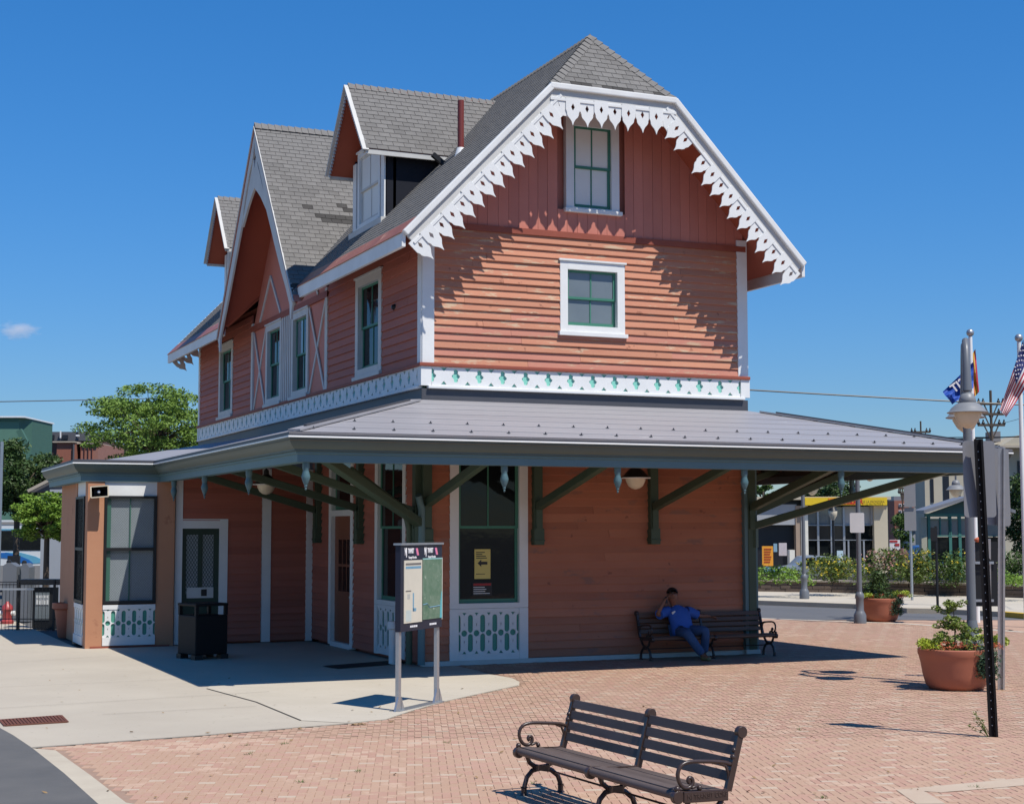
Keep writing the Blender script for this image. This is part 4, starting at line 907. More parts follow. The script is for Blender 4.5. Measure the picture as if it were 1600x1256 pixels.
# loudspeaker on the bay corner
sp = thing('loudspeaker', 'square horn loudspeaker mounted on the corner of the orange bay', 'loudspeaker', (-4.62, 6.55, 3.05))
m = MB(); m.add([(-.17, -.28, .0), (.17, -.30, .03), (.17, -.24, .25), (-.17, -.22, .22), (-.06, .05, .06), (.06, .05, .06), (.06, .05, .17), (-.06, .05, .17)], [(0, 4, 5, 1), (1, 5, 6, 2), (2, 6, 7, 3), (3, 7, 4, 0), (4, 7, 6, 5)]); local('horn', m, M_black, sp)
f = MB()
for a, b in (((-.17, -.28, .0), (.17, -.30, .03)), ((.17, -.30, .03), (.17, -.24, .25)), ((.17, -.24, .25), (-.17, -.22, .22)), ((-.17, -.22, .22), (-.17, -.28, 0))): f.bar(a, b, .025, .025)
local('rim', f, M_cream, sp); local('driver', MB().sphere((0, -.16, .12), .035, 8, 6), M_drip, sp, smooth=60)
# hanging lamps under the canopy
def hang_lamp(pos, label):
    t = thing('pendant_lamp', label, 'lamp', pos, group='dome lamps under the canopy')
    local('shade', MB().lathe([(.03, .30), (.05, .28), (.055, .20), (.10, .17), (.17, .10), (.21, .05), (.26, .02), (.26, 0), (.20, .0)], n=24), mat('lamp_enamel', (.03, .03, .03), .35) if 'lamp_enamel' not in MATS else MATS['lamp_enamel'], t, smooth=40)
    local('globe', MB().lathe([(.18, .01), (.175, -.05), (.13, -.14), (.07, -.185), (.002, -.20)], n=20), M_globe, t, smooth=60)
    local('rim', MB().lathe([(.262, -.008), (.27, -.004), (.27, .006), (.262, .008)], n=24), M_drip, t, smooth=40)
    local('stem', MB().lathe([(.02, .28), (.02, .75)], n=10), M_black, t, smooth=40)
p = ony(993, 745, -1.6); hang_lamp((p.x, -1.6, p.z-.02), 'black dome lamp hanging over the front wall near the wall bench')
p = onx(416, 757, -1.7); hang_lamp((-1.7, p.y, p.z), 'dome lamp hanging under the canopy beside the projecting bay')
# ================================================================== benches
def bench(name, label, A, B, side, slatmat, nback=4, nseat=4):
    # A, B: ends of the seat front edge on the ground; side: unit vector pointing to the back
    A, B = Vector((*A, 0)), Vector((*B, 0)); t = (B-A).normalized(); Ln = (B-A).length; s = Vector((*side, 0)); s = (s-t*s.dot(t)).normalized()
    th = thing(name, label, 'bench', tuple((A+B)/2))
    O = A-(A+B)/2
    def P(l, d, z): return O+t*l+s*d+Z*z
    sec = [0, Ln/2, Ln]
    # side frames
    for k, l in enumerate(sec):
        m = MB(); w = .05
        def strap(pts, wd=.055, tk=.035):
            pts = [P(l, a, b) for a, b in pts]
            for p, q in zip(pts[:-1], pts[1:]): m.bar(p, q, wd if False else .045, tk, up=t.cross(q-p))
        def curve(pts, r): m.tube([P(l, a, b) for a, b in pts], r, 8)
        # X-shaped curved legs
        fl = [(.08, .41), (.085, .36), (.11, .30), (.16, .262), (.22, .25)]; fb = [(.42, .40), (.39, .33), (.34, .28), (.28, .255), (.22, .25)]
        curve(fl, .022); curve(fb, .022); m.bar(P(l, .165, .245), P(l, .31, .245), .05, .05)
        curve([(.22, .24), (.14, .225), (.085, .17), (.06, .09), (.055, .02)], .023); curve([(.22, .24), (.33, .22), (.40, .165), (.425, .10), (.43, .03)], .023)
        m.lathe([(.035, 0), (.042, .012), (.026, .03), (.026, .075), (.034, .085)], P(l, .055, 0), 10); m.lathe([(.035, 0), (.042, .012), (.026, .03), (.026, .075), (.034, .085)], P(l, .43, 0), 10)
        # seat rail with rolled front, back rail
        curve([(.0, .40), (.02, .425), (.10, .415), (.25, .40), (.38, .395), (.45, .42), (.49, .50), (.53, .64), (.565, .80), (.575, .84)], .02)
        m.bar(P(l, .02, .405), P(l, .44, .39), .04, .06, up=Z); m.bar(P(l, .455, .41), P(l, .575, .83), .04, .05, up=t.cross(P(l, .575, .83)-P(l, .455, .41)))
        m.lathe([(.045, -.026), (.05, -.02), (.05, .02), (.045, .026)], P(l, .0, .395), 14, t); m.lathe([(.042, -.026), (.047, -.02), (.047, .02), (.042, .026)], P(l, .585, .845), 14, t)
        o = m.build('side_frame', M_iron, None, smooth=35); o.parent = th
        if k != 1:
            a = MB(); c = [(.50, .60), (.44, .625), (.36, .635), (.24, .645), (.10, .655), (.03, .63), (.0, .57), (.015, .50), (.06, .455), (.115, .455), (.145, .49), (.135, .53), (.105, .535), (.095, .51), (.11, .495)]
            pts = []
            for i in range(len(c)-1):
                for q in range(3):
                    tt = q/3; pts.append((c[i][0]+(c[i+1][0]-c[i][0])*tt, c[i][1]+(c[i+1][1]-c[i][1])*tt))
            pts.append(c[-1])
            for _ in range(3): pts = [pts[0]]+[((pts[i-1][0]+2*pts[i][0]+pts[i+1][0])/4, (pts[i-1][1]+2*pts[i][1]+pts[i+1][1])/4) for i in range(1, len(pts)-1)]+[pts[-1]]
            a.tube([P(l, *q) for q in pts], .016, 8); a.tube([P(l, .36, .635), P(l, .44, .60), P(l, .465, .54), P(l, .46, .46)], .012, 8)
            a.tube([P(l, .13, .455), P(l, .18, .47), P(l, .20, .455)], .013, 8); a.sphere(P(l, .20, .45), .022); a.sphere(P(l, .0, .455), .026); a.sphere(P(l, .51, .66), .026); a.sphere(P(l, .52, .71), .022)
            x = a.build('armrest', M_iron, None, smooth=50); x.parent = th
    # slats between the frames
    for k in range(2):
        l0, l1 = sec[k]+.025, sec[k+1]-.025
        for i in range(nseat):
            d0 = .015+i*.108; z = .432-.028*min(i, 2)/2
            m = MB().bar(P(l0, d0+.045, z), P(l1, d0+.045, z), .098, .03); o = m.build('seat_slat', slatmat, None, bevel=.005); o.parent = th
        nose = MB().tube([P(l0, .0, .405), P(l1, .0, .405)], .033, 10).build('seat_slat', slatmat, None, smooth=50); nose.parent = th
        for i in range(nback):
            f = (i+.5)/nback; b0 = Vector((.475+.10*f, .465+.385*f)); p, q = P(l0, b0.x, b0.y), P(l1, b0.x, b0.y)
            upv = (s*.10+Z*.385).normalized(); m = MB().bar(p, q, .028, .385/nback*.80, up=upv); o = m.build('back_slat', slatmat, None, bevel=.005); o.parent = th
    x = MB().tube([P(0, .36, .20), P(Ln, .36, .20)], .010, 6).build('tie_rod', M_iron, None); x.parent = th
    return th, P, Ln
fb_, fP, fLn = bench('park_bench', 'dark slatted iron bench in the sunny foreground on the brick paving', (-3.80, -12.78), (-3.665, -15.42), (1, .05), M_slat)
tx = Fr(fb_.location + fP(fLn+.036, .05, .395), fP(fLn, 1, .395)-fP(fLn, 0, .395), (fP(1, 0, 0)-fP(0, 0, 0)))
M_iron2 = mat('raised_iron_lettering', (.075, .05, .043), .3, spec=.5)
MB().bar(fb_.location+fP(fLn+.025, .04, .395), fb_.location+fP(fLn+.025, .44, .385), .02, .085).build('name_plate', M_iron, fb_, bevel=.006)
text_mesh('lettering', 'NJ TRANSIT CORP', .052, tx, .20, .0, .002, M_iron2, fb_, sx=.85)
bench('park_bench', 'brown slatted iron bench against the shaded station wall with a person seated', (6.86, -.72), (4.20, -.72), (0, 1), M_slatb)

# ================================================================== passenger information panel
ip = thing('information_panel', 'two-panel transit information board on steel posts standing on the concrete', 'information sign', tuple((onz(622, 1112)+onz(682, 1098))/2))
pa, pb2 = onz(622, 1112)-Vector(ip.location), onz(682, 1098)-Vector(ip.location); pt = (pb2-pa).normalized(); pn = Vector((pt.y, -pt.x, 0)); IK = 1.07
for q in (pa, pb2):
    m = MB(); m.bar(q, q+Z*2.07*IK, .075, .05, up=pn); local('post', m, M_galv, ip, bevel=.004)
    b = MB()
    for s in (1, -1): b.add([q+pt*s*.04, q+pt*s*.14, q+pt*s*.04+Z*.2, q+pt*s*.04+pn*.03, q+pt*s*.14+pn*.03, q+pt*s*.04+Z*.2+pn*.03], [(0, 1, 2), (5, 4, 3), (0, 3, 4, 1), (1, 4, 5, 2), (2, 5, 3, 0)])
    local('gusset', b, M_galv, ip)
local('base_plate', MB().bar(pa-pt*.1+Z*.014, pb2+pt*.1+Z*.014, .16, .02), M_galv, ip)
fp = Fr(pa+pn*.03, pt, pn); fp.v = Z*IK; wN = (pb2-pa).length
local('panel', MB().rect(fp, -.04, wN+.06, .98, 2.05, -.06, .02), M_navy, ip)
local('cap', MB().rect(fp, -.06, wN+.08, 2.05, 2.075, -.08, .04), M_galv, ip)
h2 = (wN+.02)/2
M_sched = mat('timetable_sheet', (.62, .58, .47), .45, col2=(.55, .52, .42), nscale=5, namt=.8)
M_map = mat('map_sheet', (.055, .14, .075), .4, col2=(.20, .26, .19), nscale=9, namt=.9, wear=(.42, .48, .38), wscale=14, wthr=.62)
M_mapedge = mat('map_border', (.60, .58, .50), .4); M_cyan = mat('map_sea', (.10, .42, .46), .4); M_bluep = mat('blue_print', (.16, .33, .45), .5); M_pink = mat('pink_print', (.75, .22, .32), .5); M_prp = mat('purple_print', (.2, .1, .3), .5); M_greyp = mat('grey_print', (.16, .15, .14), .5)
s1 = local('timetable', MB().rect(fp, .05, h2-.005, 1.08, 1.86, .02, .028), M_sched, ip)
for a, b, c, d_, mt in ((.09, h2-.04, 1.80, 1.825, M_greyp), (.09, h2-.04, 1.755, 1.785, M_bluep), (.09, .25, 1.47, 1.485, M_greyp), (.30, .335, 1.22, 1.45, M_bluep), (.30, .40, 1.22, 1.26, M_bluep), (.14, .22, 1.38, 1.44, mat('faint_print', (.45, .45, .4), .5)), (.10, .26, 1.10, 1.24, mat('pale_blue_print', (.5, .56, .52), .5))): local('print', MB().rect(fp, a, b, c, d_, .028, .0295), mt, s1)
s2 = local('map', MB().rect(fp, h2+.015, wN+.05, 1.10, 1.87, .02, .028), M_map, ip)
local('border', MB().rect(fp, wN+.045, wN+.06, 1.08, 1.88, .02, .030), M_mapedge, s2); local('border', MB().rect(fp, h2+.015, wN+.05, 1.862, 1.878, .02, .030), mat('map_head', (.3, .55, .52), .4), s2)
local('print', MB().plate(fp, [(wN-.02, 1.10), (wN+.045, 1.10), (wN+.045, 1.45), (wN+.02, 1.42), (wN-.005, 1.3)], .028, .0295), M_cyan, s2)
local('print', MB().tube([fp.p(h2+.02, 1.29, .029), fp.p(h2+.15, 1.30, .029), fp.p(h2+.22, 1.25, .029), fp.p(wN-.02, 1.26, .029)], .006, 5), M_bluep, s2)
M_wtxt = mat('white_print', (.8, .8, .8), .5)
bpy.context.view_layer.update()
fpw = Fr(fp.o+Vector(ip.location), fp.u, fp.n); fpw.v = Z*IK
for k in range(2):
    u0 = .07+k*(h2+.0)
    text_mesh('lettering', 'NJ', .125, fpw, u0+.035, 1.965, .021, M_wtxt, ip, sx=.5, bold=.004); text_mesh('lettering', 'TRANSIT', .085, fpw, u0+.185, 1.975, .021, M_wtxt, ip, sx=.52, bold=.003)
    local('logo_stripe', MB().plate(fp, [(u0+.33, 2.01), (u0+.385, 2.01), (u0+.425, 1.92), (u0+.37, 1.92)], .02, .0225), M_pink, ip)
    local('logo_stripe', MB().plate(fp, [(u0+.315, 2.01), (u0+.33, 2.01), (u0+.37, 1.92), (u0+.355, 1.92)], .02, .0225), M_prp, ip)
    text_mesh('lettering', 'Passenger Information', .042, fpw, u0+.235, 1.895, .021, M_wtxt, ip, sx=.62, bold=.001)
    for q_ in range(4): local('printed_line', MB().rect(fp, u0+.17+q_*.055, u0+.215+q_*.055, 1.022, 1.046, .02, .022), M_wtxt, ip)

# ================================================================== litter bin
tb = thing('litter_bin', 'black steel litter bin with open hood in front of the green bay door', 'litter bin', tuple(onz(316, 1029)), rz=.30)
w = .335
b = MB(); b.box(-w, w, -w, w, .10, .82); local('body', b, M_blackg, tb, bevel=.02)
for a in (-.27, .27):
    for c in (-.27, .27): local('foot', MB().box(a-.08, a+.08, c-.08, c+.08, .012, .10), M_black, tb)
for a in (-w+.03, w-.03):
    for c in (-w+.03, w-.03): local('hood_post', MB().box(a-.03, a+.03, c-.03, c+.03, .82, .99), M_blackg, tb)
local('hood', MB().box(-w-.01, w+.01, -w-.01, w+.01, .99, 1.04), M_blackg, tb, bevel=.015)
# door mat
tag(MB().add([tuple(onz(*q)+Z*.025) for q in ((503, 1042), (528, 1046), (640, 1037), (618, 1033))], [(0, 1, 2, 3)]).build('door_mat', mat('rubber_mat', (.01, .01, .011), .8), recalc=False), 'black rubber mat on the shaded concrete below the station side window', 'mat')

# ================================================================== planters
def leaves(m, c, rad, n, size, rr, flat=1., shell=.35):
    c = Vector(c)
    for _ in range(n):
        v = Vector((rr.gauss(0, 1), rr.gauss(0, 1), rr.gauss(0, 1))).normalized()*(rr.uniform(shell, 1)**.5); p = c+Vector((v.x*rad[0], v.y*rad[1], v.z*rad[2]))
        a = Vector((rr.gauss(0, 1), rr.gauss(0, 1), rr.gauss(0, .6))).normalized(); b = a.orthogonal().normalized(); b.rotate(Matrix.Rotation(rr.uniform(0, 6.28), 3, a)); b = (b+Z*.3*rr.random()).normalized()
        s = size*rr.uniform(.6, 1.3); x = a*s; y = b*s*.45
        m.add([p-x*.5, p+y*.5, p+x*.6, p-y*.5], [(0, 1, 2, 3)])
def planter(loc, label, big, seed):
    rr = random.Random(seed); t = thing('planter', label, 'planter', loc, group='terracotta planters on the plaza')
    pr = [(.30, 0), (.40, .02), (.45, .08), (.49, .22), (.52, .40), (.545, .50), (.56, .53), (.56, .60), (.54, .615), (.50, .60), (.48, .52)]
    k = .98 if big else 1.0
    local('pot', MB().lathe([(r*k, z) for r, z in pr], n=36), M_terra, t, smooth=40); local('soil', MB().lathe([(.47*k, .54), (.3, .565), (.01, .57)], n=20), M_soil, t)
    m = MB()
    for i in range(62 if big else 70):
        a = rr.uniform(0, 6.28); h = rr.random()**1.5; r = (.36 if big else .46)*(1-h)**.8+.02; p = Vector((cos(a)*r*rr.uniform(.4, 1)-.02, sin(a)*r*rr.uniform(.4, 1), .58+h*(.74 if big else .66))); leaves(m, p+(Vector((rr.gauss(0, .07), rr.gauss(0, .07), rr.gauss(0, .04))) if big else Vector()), (.075, .075, .045) if big else (.14, .14, .09), 46, .055 if big else .07, rr)
    local('shrub', m, M_leafP if big else M_leafB, t)
    st = MB(); st.tube([(0, 0, .55), (.01, 0, .9), (-.01, .01, 1.25)], [.018, .012, .005], 6); local('stem', st, M_bark, t)
    m = MB(); vr = Vector((AR.x, AR.y, 0)).normalized(); vf = Vector((-AF.x, -AF.y, 0)).normalized()
    for i in range(16): leaves(m, -vr*(.30+.27*rr.random())+vf*rr.uniform(-.15, .4)+Z*(.65+.07*rr.random()), (.09, .09, .05), 46, .05, rr)
    for i in range(18): leaves(m, vr*(.40+.40*rr.random())-vf*rr.uniform(-.1, .3)+Z*(.66+.10*rr.random()), (.10, .09, .06), 46, .05, rr)
    local('lime_foliage', m, M_lime, t)
    m = MB()
    for i in range(44): q = rr.random(); leaves(m, vr*(.16+.30*rr.random()+.04*q)+vf*(.46+.10*rr.random()-.06*q)+Z*(.64-.42*q), (.07, .07, .07), 40, .04, rr)
    local('trailing_foliage', m, M_blueleaf, t)
    m = MB()
    for i in range(46):
        a = rr.choice((rr.uniform(-.1, .25), rr.uniform(.4, .6), rr.uniform(-.35, .05))); leaves(m, vr*a+vf*rr.uniform(.1, .42)+Z*(.63+.08*rr.random()), (.035, .035, .03), 16, .03, rr)
    local('flowers', m, M_orange, t)['kind'] = 'stuff'
    return t
p1 = (onz(1443, 1076)+onz(1545, 1078))/2; planter((p1.x, p1.y, .005), 'large terracotta planter with lime and orange flowers beside the black post', True, 3)
p2 = (onz(1345, 970)+onz(1405, 972))/2; planter((p2.x, p2.y, .005), 'terracotta planter with a dark bush at the road edge of the plaza', False, 4)

# ================================================================== street lamp with two hooded heads
def dome_head(m_par, pos, k=1.):
    x, y, z = pos
    local('lamp_shade', MB().lathe([(.05*k, .30*k), (.09*k, .28*k), (.12*k, .22*k), (.13*k, .17*k), (.12*k, .15*k), (.17*k, .13*k), (.24*k, .07*k), (.275*k, .02*k), (.31*k, 0), (.30*k, -.01*k), (.2*k, 0)], (x, y, z), 28), M_shade, m_par, smooth=40)
    local('lamp_globe', MB().lathe([(.21*k, 0), (.20*k, -.05*k), (.13*k, -.17*k), (.05*k, -.235*k), (.002, -.245*k)], (x, y, z), 24), M_globe, m_par, smooth=60)
def street_lamp(loc, label, H, dirv, heads=2, k=1., mt=None, base=True):
    mt = mt or M_pole; t = thing('street_lamp', label, 'street lamp', loc, group='hooded street lamps')
    b = MB().lathe([(.17, 0), (.17, .10), (.13, .14), (.125, .55), (.15, .60), (.17, .63), (.15, .70), (.11, .76), (.095, .90), (.075, 1.0)], n=16); local('base', b, mt, t, smooth=35)
    local('pole', MB().lathe([(.072*k, .9), (.068*k, 2.4), (.06*k, H)], n=14), mt, t, smooth=40)
    dv = Vector((*dirv, 0)).normalized()
    for s in ((1, -1) if heads == 2 else (1,)):
        pts = [Vector((0, 0, H-.25))+dv*s*.02]+[dv*s*(.28-.27*cos(a))*k+Z*(H+.05+.85*k*sin(a)) for a in (0, .45, .9, 1.35, 1.8, 2.25, 2.7, 3.1)]
        local('arm', MB().tube(pts, [.04*k, .045*k, .048*k, .05*k, .05*k, .052*k, .056*k, .062*k, .075*k], 12), mt, t, smooth=50)
        e = pts[-1]; dome_head(t, (e.x, e.y, e.z-.33*k), k)
    return t
lb = onz(1521, 1072); street_lamp((lb.x, lb.y, .005), 'tall grey two-headed street lamp behind the large planter', 4.40, (.63, .80), 2, 1.0)

# ================================================================== sign posts at the right edge
def uchannel(m, a, b, w=.075, dpt=.04):
    a, b = Vector(a), Vector(b); t = (b-a).normalized(); x = Vector((AR.x, AR.y, 0)).normalized(); y = Vector((-AF.x, -AF.y, 0)).normalized()
    m.bar(a, b, w*.45, .008, up=y); m.bar(a-x*w*.3+y*dpt*.4, b-x*w*.3+y*dpt*.4, .010, dpt, up=y); m.bar(a+x*w*.3+y*dpt*.4, b+x*w*.3+y*dpt*.4, .010, dpt, up=y)
    m.bar(a-x*w*.42+y*dpt*.8, b-x*w*.42+y*dpt*.8, .022, .008, up=y); m.bar(a+x*w*.42+y*dpt*.8, b+x*w*.42+y*dpt*.8, .022, .008, up=y)
g1 = onz(1551, 1152); sp1 = thing('sign_post', 'leaning black perforated post carrying a blank grey sign back', 'sign post', tuple(g1))
dep1 = (g1-CAM).dot(AF); topp = CAM+ray(1527, 686)*dep1-g1
m = MB(); uchannel(m, (0, 0, 0), topp, .10, .05); local('post', m, M_blackg, sp1)
hm = MB(); 
for k in range(34):
    q = topp*((k+1.5)/36)+Vector((-AF.x, -AF.y, 0)).normalized()*.0055; hm.lathe([(.006, 0), (.006, .003)], q, 6, Vector((-AF.x, -AF.y, 0)))
local('bolt_holes', hm, M_drip, sp1)['kind'] = 'stuff'
def signplate(t, org, dep, x0, x1, y0, y1, mt, back=0.05, rot=.0, rad=.04, name='sign_plate', th=.006):
    c = [CAM+ray(x, y)*(dep+back)-org for x, y in ((x0, y1), (x1, y1), (x1, y0), (x0, y0))]
    ux = Vector((AR.x, AR.y, 0)).normalized(); wd = (c[1]-c[0]).dot(ux); hg = (c[3]-c[0]).z
    n = Vector((-AF.x, -AF.y, 0)).normalized(); ux.rotate(Matrix.Rotation(rot, 3, 'Z')); n.rotate(Matrix.Rotation(rot, 3, 'Z'))
    mid = (c[0]+c[1])/2; fr = Fr(mid, ux, n); r = min(rad, wd/3); wd = wd/cos(rot)/2
    poly = arc(wd-r, r, r, -pi/2, 0, 4)+arc(wd-r, hg-r, r, 0, pi/2, 4)+arc(-wd+r, hg-r, r, pi/2, pi, 4)+arc(-wd+r, r, r, pi, 1.5*pi, 4)
    return local(name, MB().plate(fr, poly, -th, 0), mt, t), fr, wd, hg
signplate(sp1, g1, dep1, 1506, 1558, 688, 808, M_signback, .03, rot=.12)
# galvanised post with two plates
g2 = onz(1563, 1078); sp2 = thing('sign_post', 'galvanised sign post with stacked grey sign backs at the right edge', 'sign post', tuple(g2)); dep2 = (g2-CAM).dot(AF); tp2 = CAM+ray(1564, 700)*dep2-g2
m = MB(); uchannel(m, (0, 0, 0), tp2, .10, .05); local('post', m, M_galv, sp2)
signplate(sp2, g2, dep2, 1556, 1580, 701, 822, M_signback, .05, rot=.2); signplate(sp2, g2, dep2, 1541, 1580, 770, 820, M_signback, .07, rot=.1)
# black newspaper-style sign board behind the post
g3 = onz(1547, 1062); sp3 = thing('sign_board', 'black double sign board with white clamps behind the leaning black post', 'sign board', tuple(g3)); dep3 = (g3-CAM).dot(AF)
local('post', MB().bar((0, 0, 0), CAM+ray(1545, 842)*dep3-g3, .05, .05), M_galv, sp3)
signplate(sp3, g3, dep3, 1524, 1559, 846, 878, M_black, -.03, rad=.01); signplate(sp3, g3, dep3, 1525, 1560, 880, 947, M_black, -.03, rad=.01)
for y in (879, 938): signplate(sp3, g3, dep3, 1524, 1553, y-2, y+2, M_galv, -.05, rad=.004, name='clamp')
local('light', MB().lathe([(.03, 0), (.08, .02), (.08, .05), (.03, .08)], CAM+ray(1530, 847)*dep3-g3, 12), M_orange, sp3)
# weed at the post foot
wd_ = MB(); rr = random.Random(2)
for k in range(7):
    a = Vector((-.06+rr.uniform(-.05, .03), rr.uniform(-.03, .05), .012)); b = a+Vector((rr.uniform(-.2, -.02), rr.uniform(-.05, .1), rr.uniform(.12, .3))); wd_.tube([a, (a+b)/2+Z*.02, b], [.004, .003, .002], 4)
    for q in range(4): leaves(wd_, a.lerp(b, .4+.2*q), (.02, .02, .02), 4, .03, rr)
wo = tag(wd_.build('weed', M_leafD), 'dry weed sprouting at the foot of the leaning black post', 'weed'); wo.location = g1

# litter and weeds caught on the paving
rr = random.Random(33); lm = MB(); gm = MB()
for _ in range(170):
    px, py = rr.uniform(60, 1580), rr.uniform(1045, 1250); p = onz(px, py, .022); a = rr.uniform(0, 6.28); s_ = rr.uniform(.012, .035); x = Vector((cos(a), sin(a), rr.uniform(-.2, .3)))*s_; y = Vector((-sin(a), cos(a), rr.uniform(-.2, .3)))*s_*.6
    lm.add([p-x, p-y+Z*.004, p+x+Z*.008, p+y+Z*.003], [(0, 1, 2, 3)])
for px, py in ((550, 1131), (556, 1131), (561, 1130), (568, 1130), (610, 1126), (360, 1148), (470, 1137)):
    for _ in range(5): p = onz(px+rr.uniform(-4, 4), py+rr.uniform(-1, 1), .022); a = rr.uniform(0, 6.28); x = Vector((cos(a), sin(a), .2))*.03; y = Vector((-sin(a), cos(a), 0))*.018; lm.add([p-x, p-y, p+x, p+y], [(0, 1, 2, 3)])
o = lm.build('leaf_litter', mat('dry_leaves', (.20, .11, .05), .8, col2=(.32, .22, .10), nscale=30, namt=1.), None, recalc=False); tag(o, 'scattered dry leaves and grit on the paving', 'litter', kind='stuff')
for px, py in ((385, 1164), (445, 1162), (470, 1222), (1525, 1230), (560, 1205), (390, 1178), (1286, 1246), (700, 1160), (835, 1225), (1250, 1140)):
    p = onz(px, py, .012)
    for _ in range(16):
        a = rr.uniform(0, 6.28); d_ = Vector((cos(a), sin(a), 0)); b_ = p+d_*rr.uniform(0, .06); t_ = b_+d_*.03+Z*rr.uniform(.01, .035); w_ = Vector((-d_.y, d_.x, 0))*.004; gm.add([b_-w_, b_+w_, t_], [(0, 1, 2)])
o = gm.build('grass_tufts', M_leafE, None, recalc=False); tag(o, 'small grass tufts growing in the paving joints', 'grass', kind='stuff')
# ================================================================== seated man
def skin_mesh(name, V, E_, Rd, mt, sub=2, root=0):
    me = bpy.data.meshes.new(name); me.from_pydata([tuple(v) for v in V], E_, [])
    o = bpy.data.objects.new(name, me); COL.objects.link(o)
    md = o.modifiers.new('s', 'SKIN'); md.use_smooth_shade = True; md.branch_smoothing = .6
    for i, sv in enumerate(me.skin_vertices[0].data):
        r = Rd[i]; sv.radius = r if isinstance(r, tuple) else (r, r); sv.use_root = (i == root)
    ss = o.modifiers.new('d', 'SUBSURF'); ss.levels = sub; ss.render_levels = sub
    bpy.context.view_layer.update()
    out = bpy.data.meshes.new_from_object(o.evaluated_get(bpy.context.evaluated_depsgraph_get())); bpy.data.objects.remove(o); bpy.data.meshes.remove(me)
    out.name = name; out.materials.clear(); out.materials.append(mt); smoothmesh(out, 180); return out
def J(px, py, Y): return ony(px, py, Y)
pel = J(1066, 983, -.44); ch = J(1060, 962, -.34); nk0 = J(1056, 949, -.29); nk = J(1054, 944, -.30); hd = J(1051, 934, -.34); hd2 = J(1050, 923, -.34)
rs, re, rw, rhand = J(1041, 955, -.30), J(1027, 961, -.40), J(1035, 944, -.44), J(1039, 937, -.45)
ls, le, lw_, lhand = J(1076, 955, -.28), J(1092, 962, -.20), J(1106, 962, -.18), J(1113, 963, -.19)
rh, rk, ra, rt_ = J(1061, 987, -.48), J(1073, 988, -.88), Vector((5.10, -1.0, .10)), Vector((5.14, -1.18, .055))
lh, lk, la, lt_ = J(1072, 986, -.46), J(1103, 984, -.84), Vector((5.30, -.70, .11)), Vector((5.22, -.88, .055))
man = thing('person', 'person in blue shirt and jeans seated on the wall bench with a phone', 'person', (pel.x, pel.y, 0))
def chain(hand, wrist, toward, out):
    v = []; e = []; r = []
    base = hand; dvec = (hand-wrist).normalized(); sd = dvec.cross(out).normalized()
    for k in range(4):
        a = base+sd*(k-1.5)*.021; L_ = (.075, .085, .08, .062)[k]
        v += [a+dvec*.03, a+dvec*(.03+L_*.55)+toward*.018, a+dvec*(.03+L_*.8)+toward*.045]; r += [.0095, .0085, .0075]
    a = base-dvec*.03+sd*.04; v += [a, a+sd*.022+dvec*.035, a+sd*.02+dvec*.065+toward*.02]; r += [.011, .010, .008]
    return v, r
V = [pel, ch, nk0, nk, hd, hd2, rs, re, rw, rhand, ls, le, lw_, lhand, rh, rk, ra, rt_, lh, lk, la, lt_]
Ed = [(0, 1), (1, 2), (2, 3), (3, 4), (4, 5), (2, 6), (6, 7), (7, 8), (8, 9), (2, 10), (10, 11), (11, 12), (12, 13), (0, 14), (14, 15), (15, 16), (16, 17), (0, 18), (18, 19), (19, 20), (20, 21)]
Rd = [(.15, .12), (.16, .125), (.10, .09), .06, (.098, .112), (.094, .108), .06, .045, .032, (.04, .02), .06, .045, .032, (.04, .02), .085, .065, .045, .04, .085, .065, .045, .04]
for hand, wrist, tow, out in ((rhand, rw, (hd-rhand).normalized(), Vector((1, 0, 0))), (lhand, lw_, Vector((0, -.3, -1)).normalized(), Vector((0, 0, 1)))):
    v, r = chain(hand, wrist, tow, out); b = len(V); V += v; Rd += r; hi = V.index(hand)
    for k in range(5): Ed += [(hi, b+3*k), (b+3*k, b+3*k+1), (b+3*k+1, b+3*k+2)]
bd = link('body', skin_mesh('body', V, Ed, Rd, M_skin), man)
# face
hc = (hd+hd2)/2; fwd = (Vector((-.35, -1, .05))).normalized(); sde = fwd.cross(Z).normalized()
fm = MB(); fm.sphere(hc+fwd*.10+Z*-.015, .020, 8, 6, (1, 1, 1.3))
for s in (-1, 1): fm.sphere(hc+sde*s*.088+Z*-.01, .028, 8, 6, (.5, .8, 1.2))
fm.build('face', M_skin, man, smooth=60)
em = MB()
for s in (-1, 1): em.sphere(hc+fwd*.088+sde*s*.034+Z*.022, .011, 8, 6)
em.build('eyes', M_hair, man, smooth=60)
MB().bar(hc+fwd*.092-sde*.028-Z*.062, hc+fwd*.092+sde*.028-Z*.062, .012, .012).build('mouth', mat('lips', (.13, .04, .03), .5), man)
hm = MB(); hm.sphere((0, 0, 0), .106, 14, 9, (1, 1.05, .95)); hm.v = [tuple(hc+Vector(v)-fwd*.018+Z*.035) for v in hm.v]
hm.f = [f for f in hm.f if sum(((Vector(hm.v[i])-hc).dot(fwd)*1.0-(Vector(hm.v[i])-hc).z*1.2) for i in f)/len(f) < -.005]; hm.mi = [0]*len(hm.f)
hm.build('hair', M_hair, man, smooth=70, recalc=False)
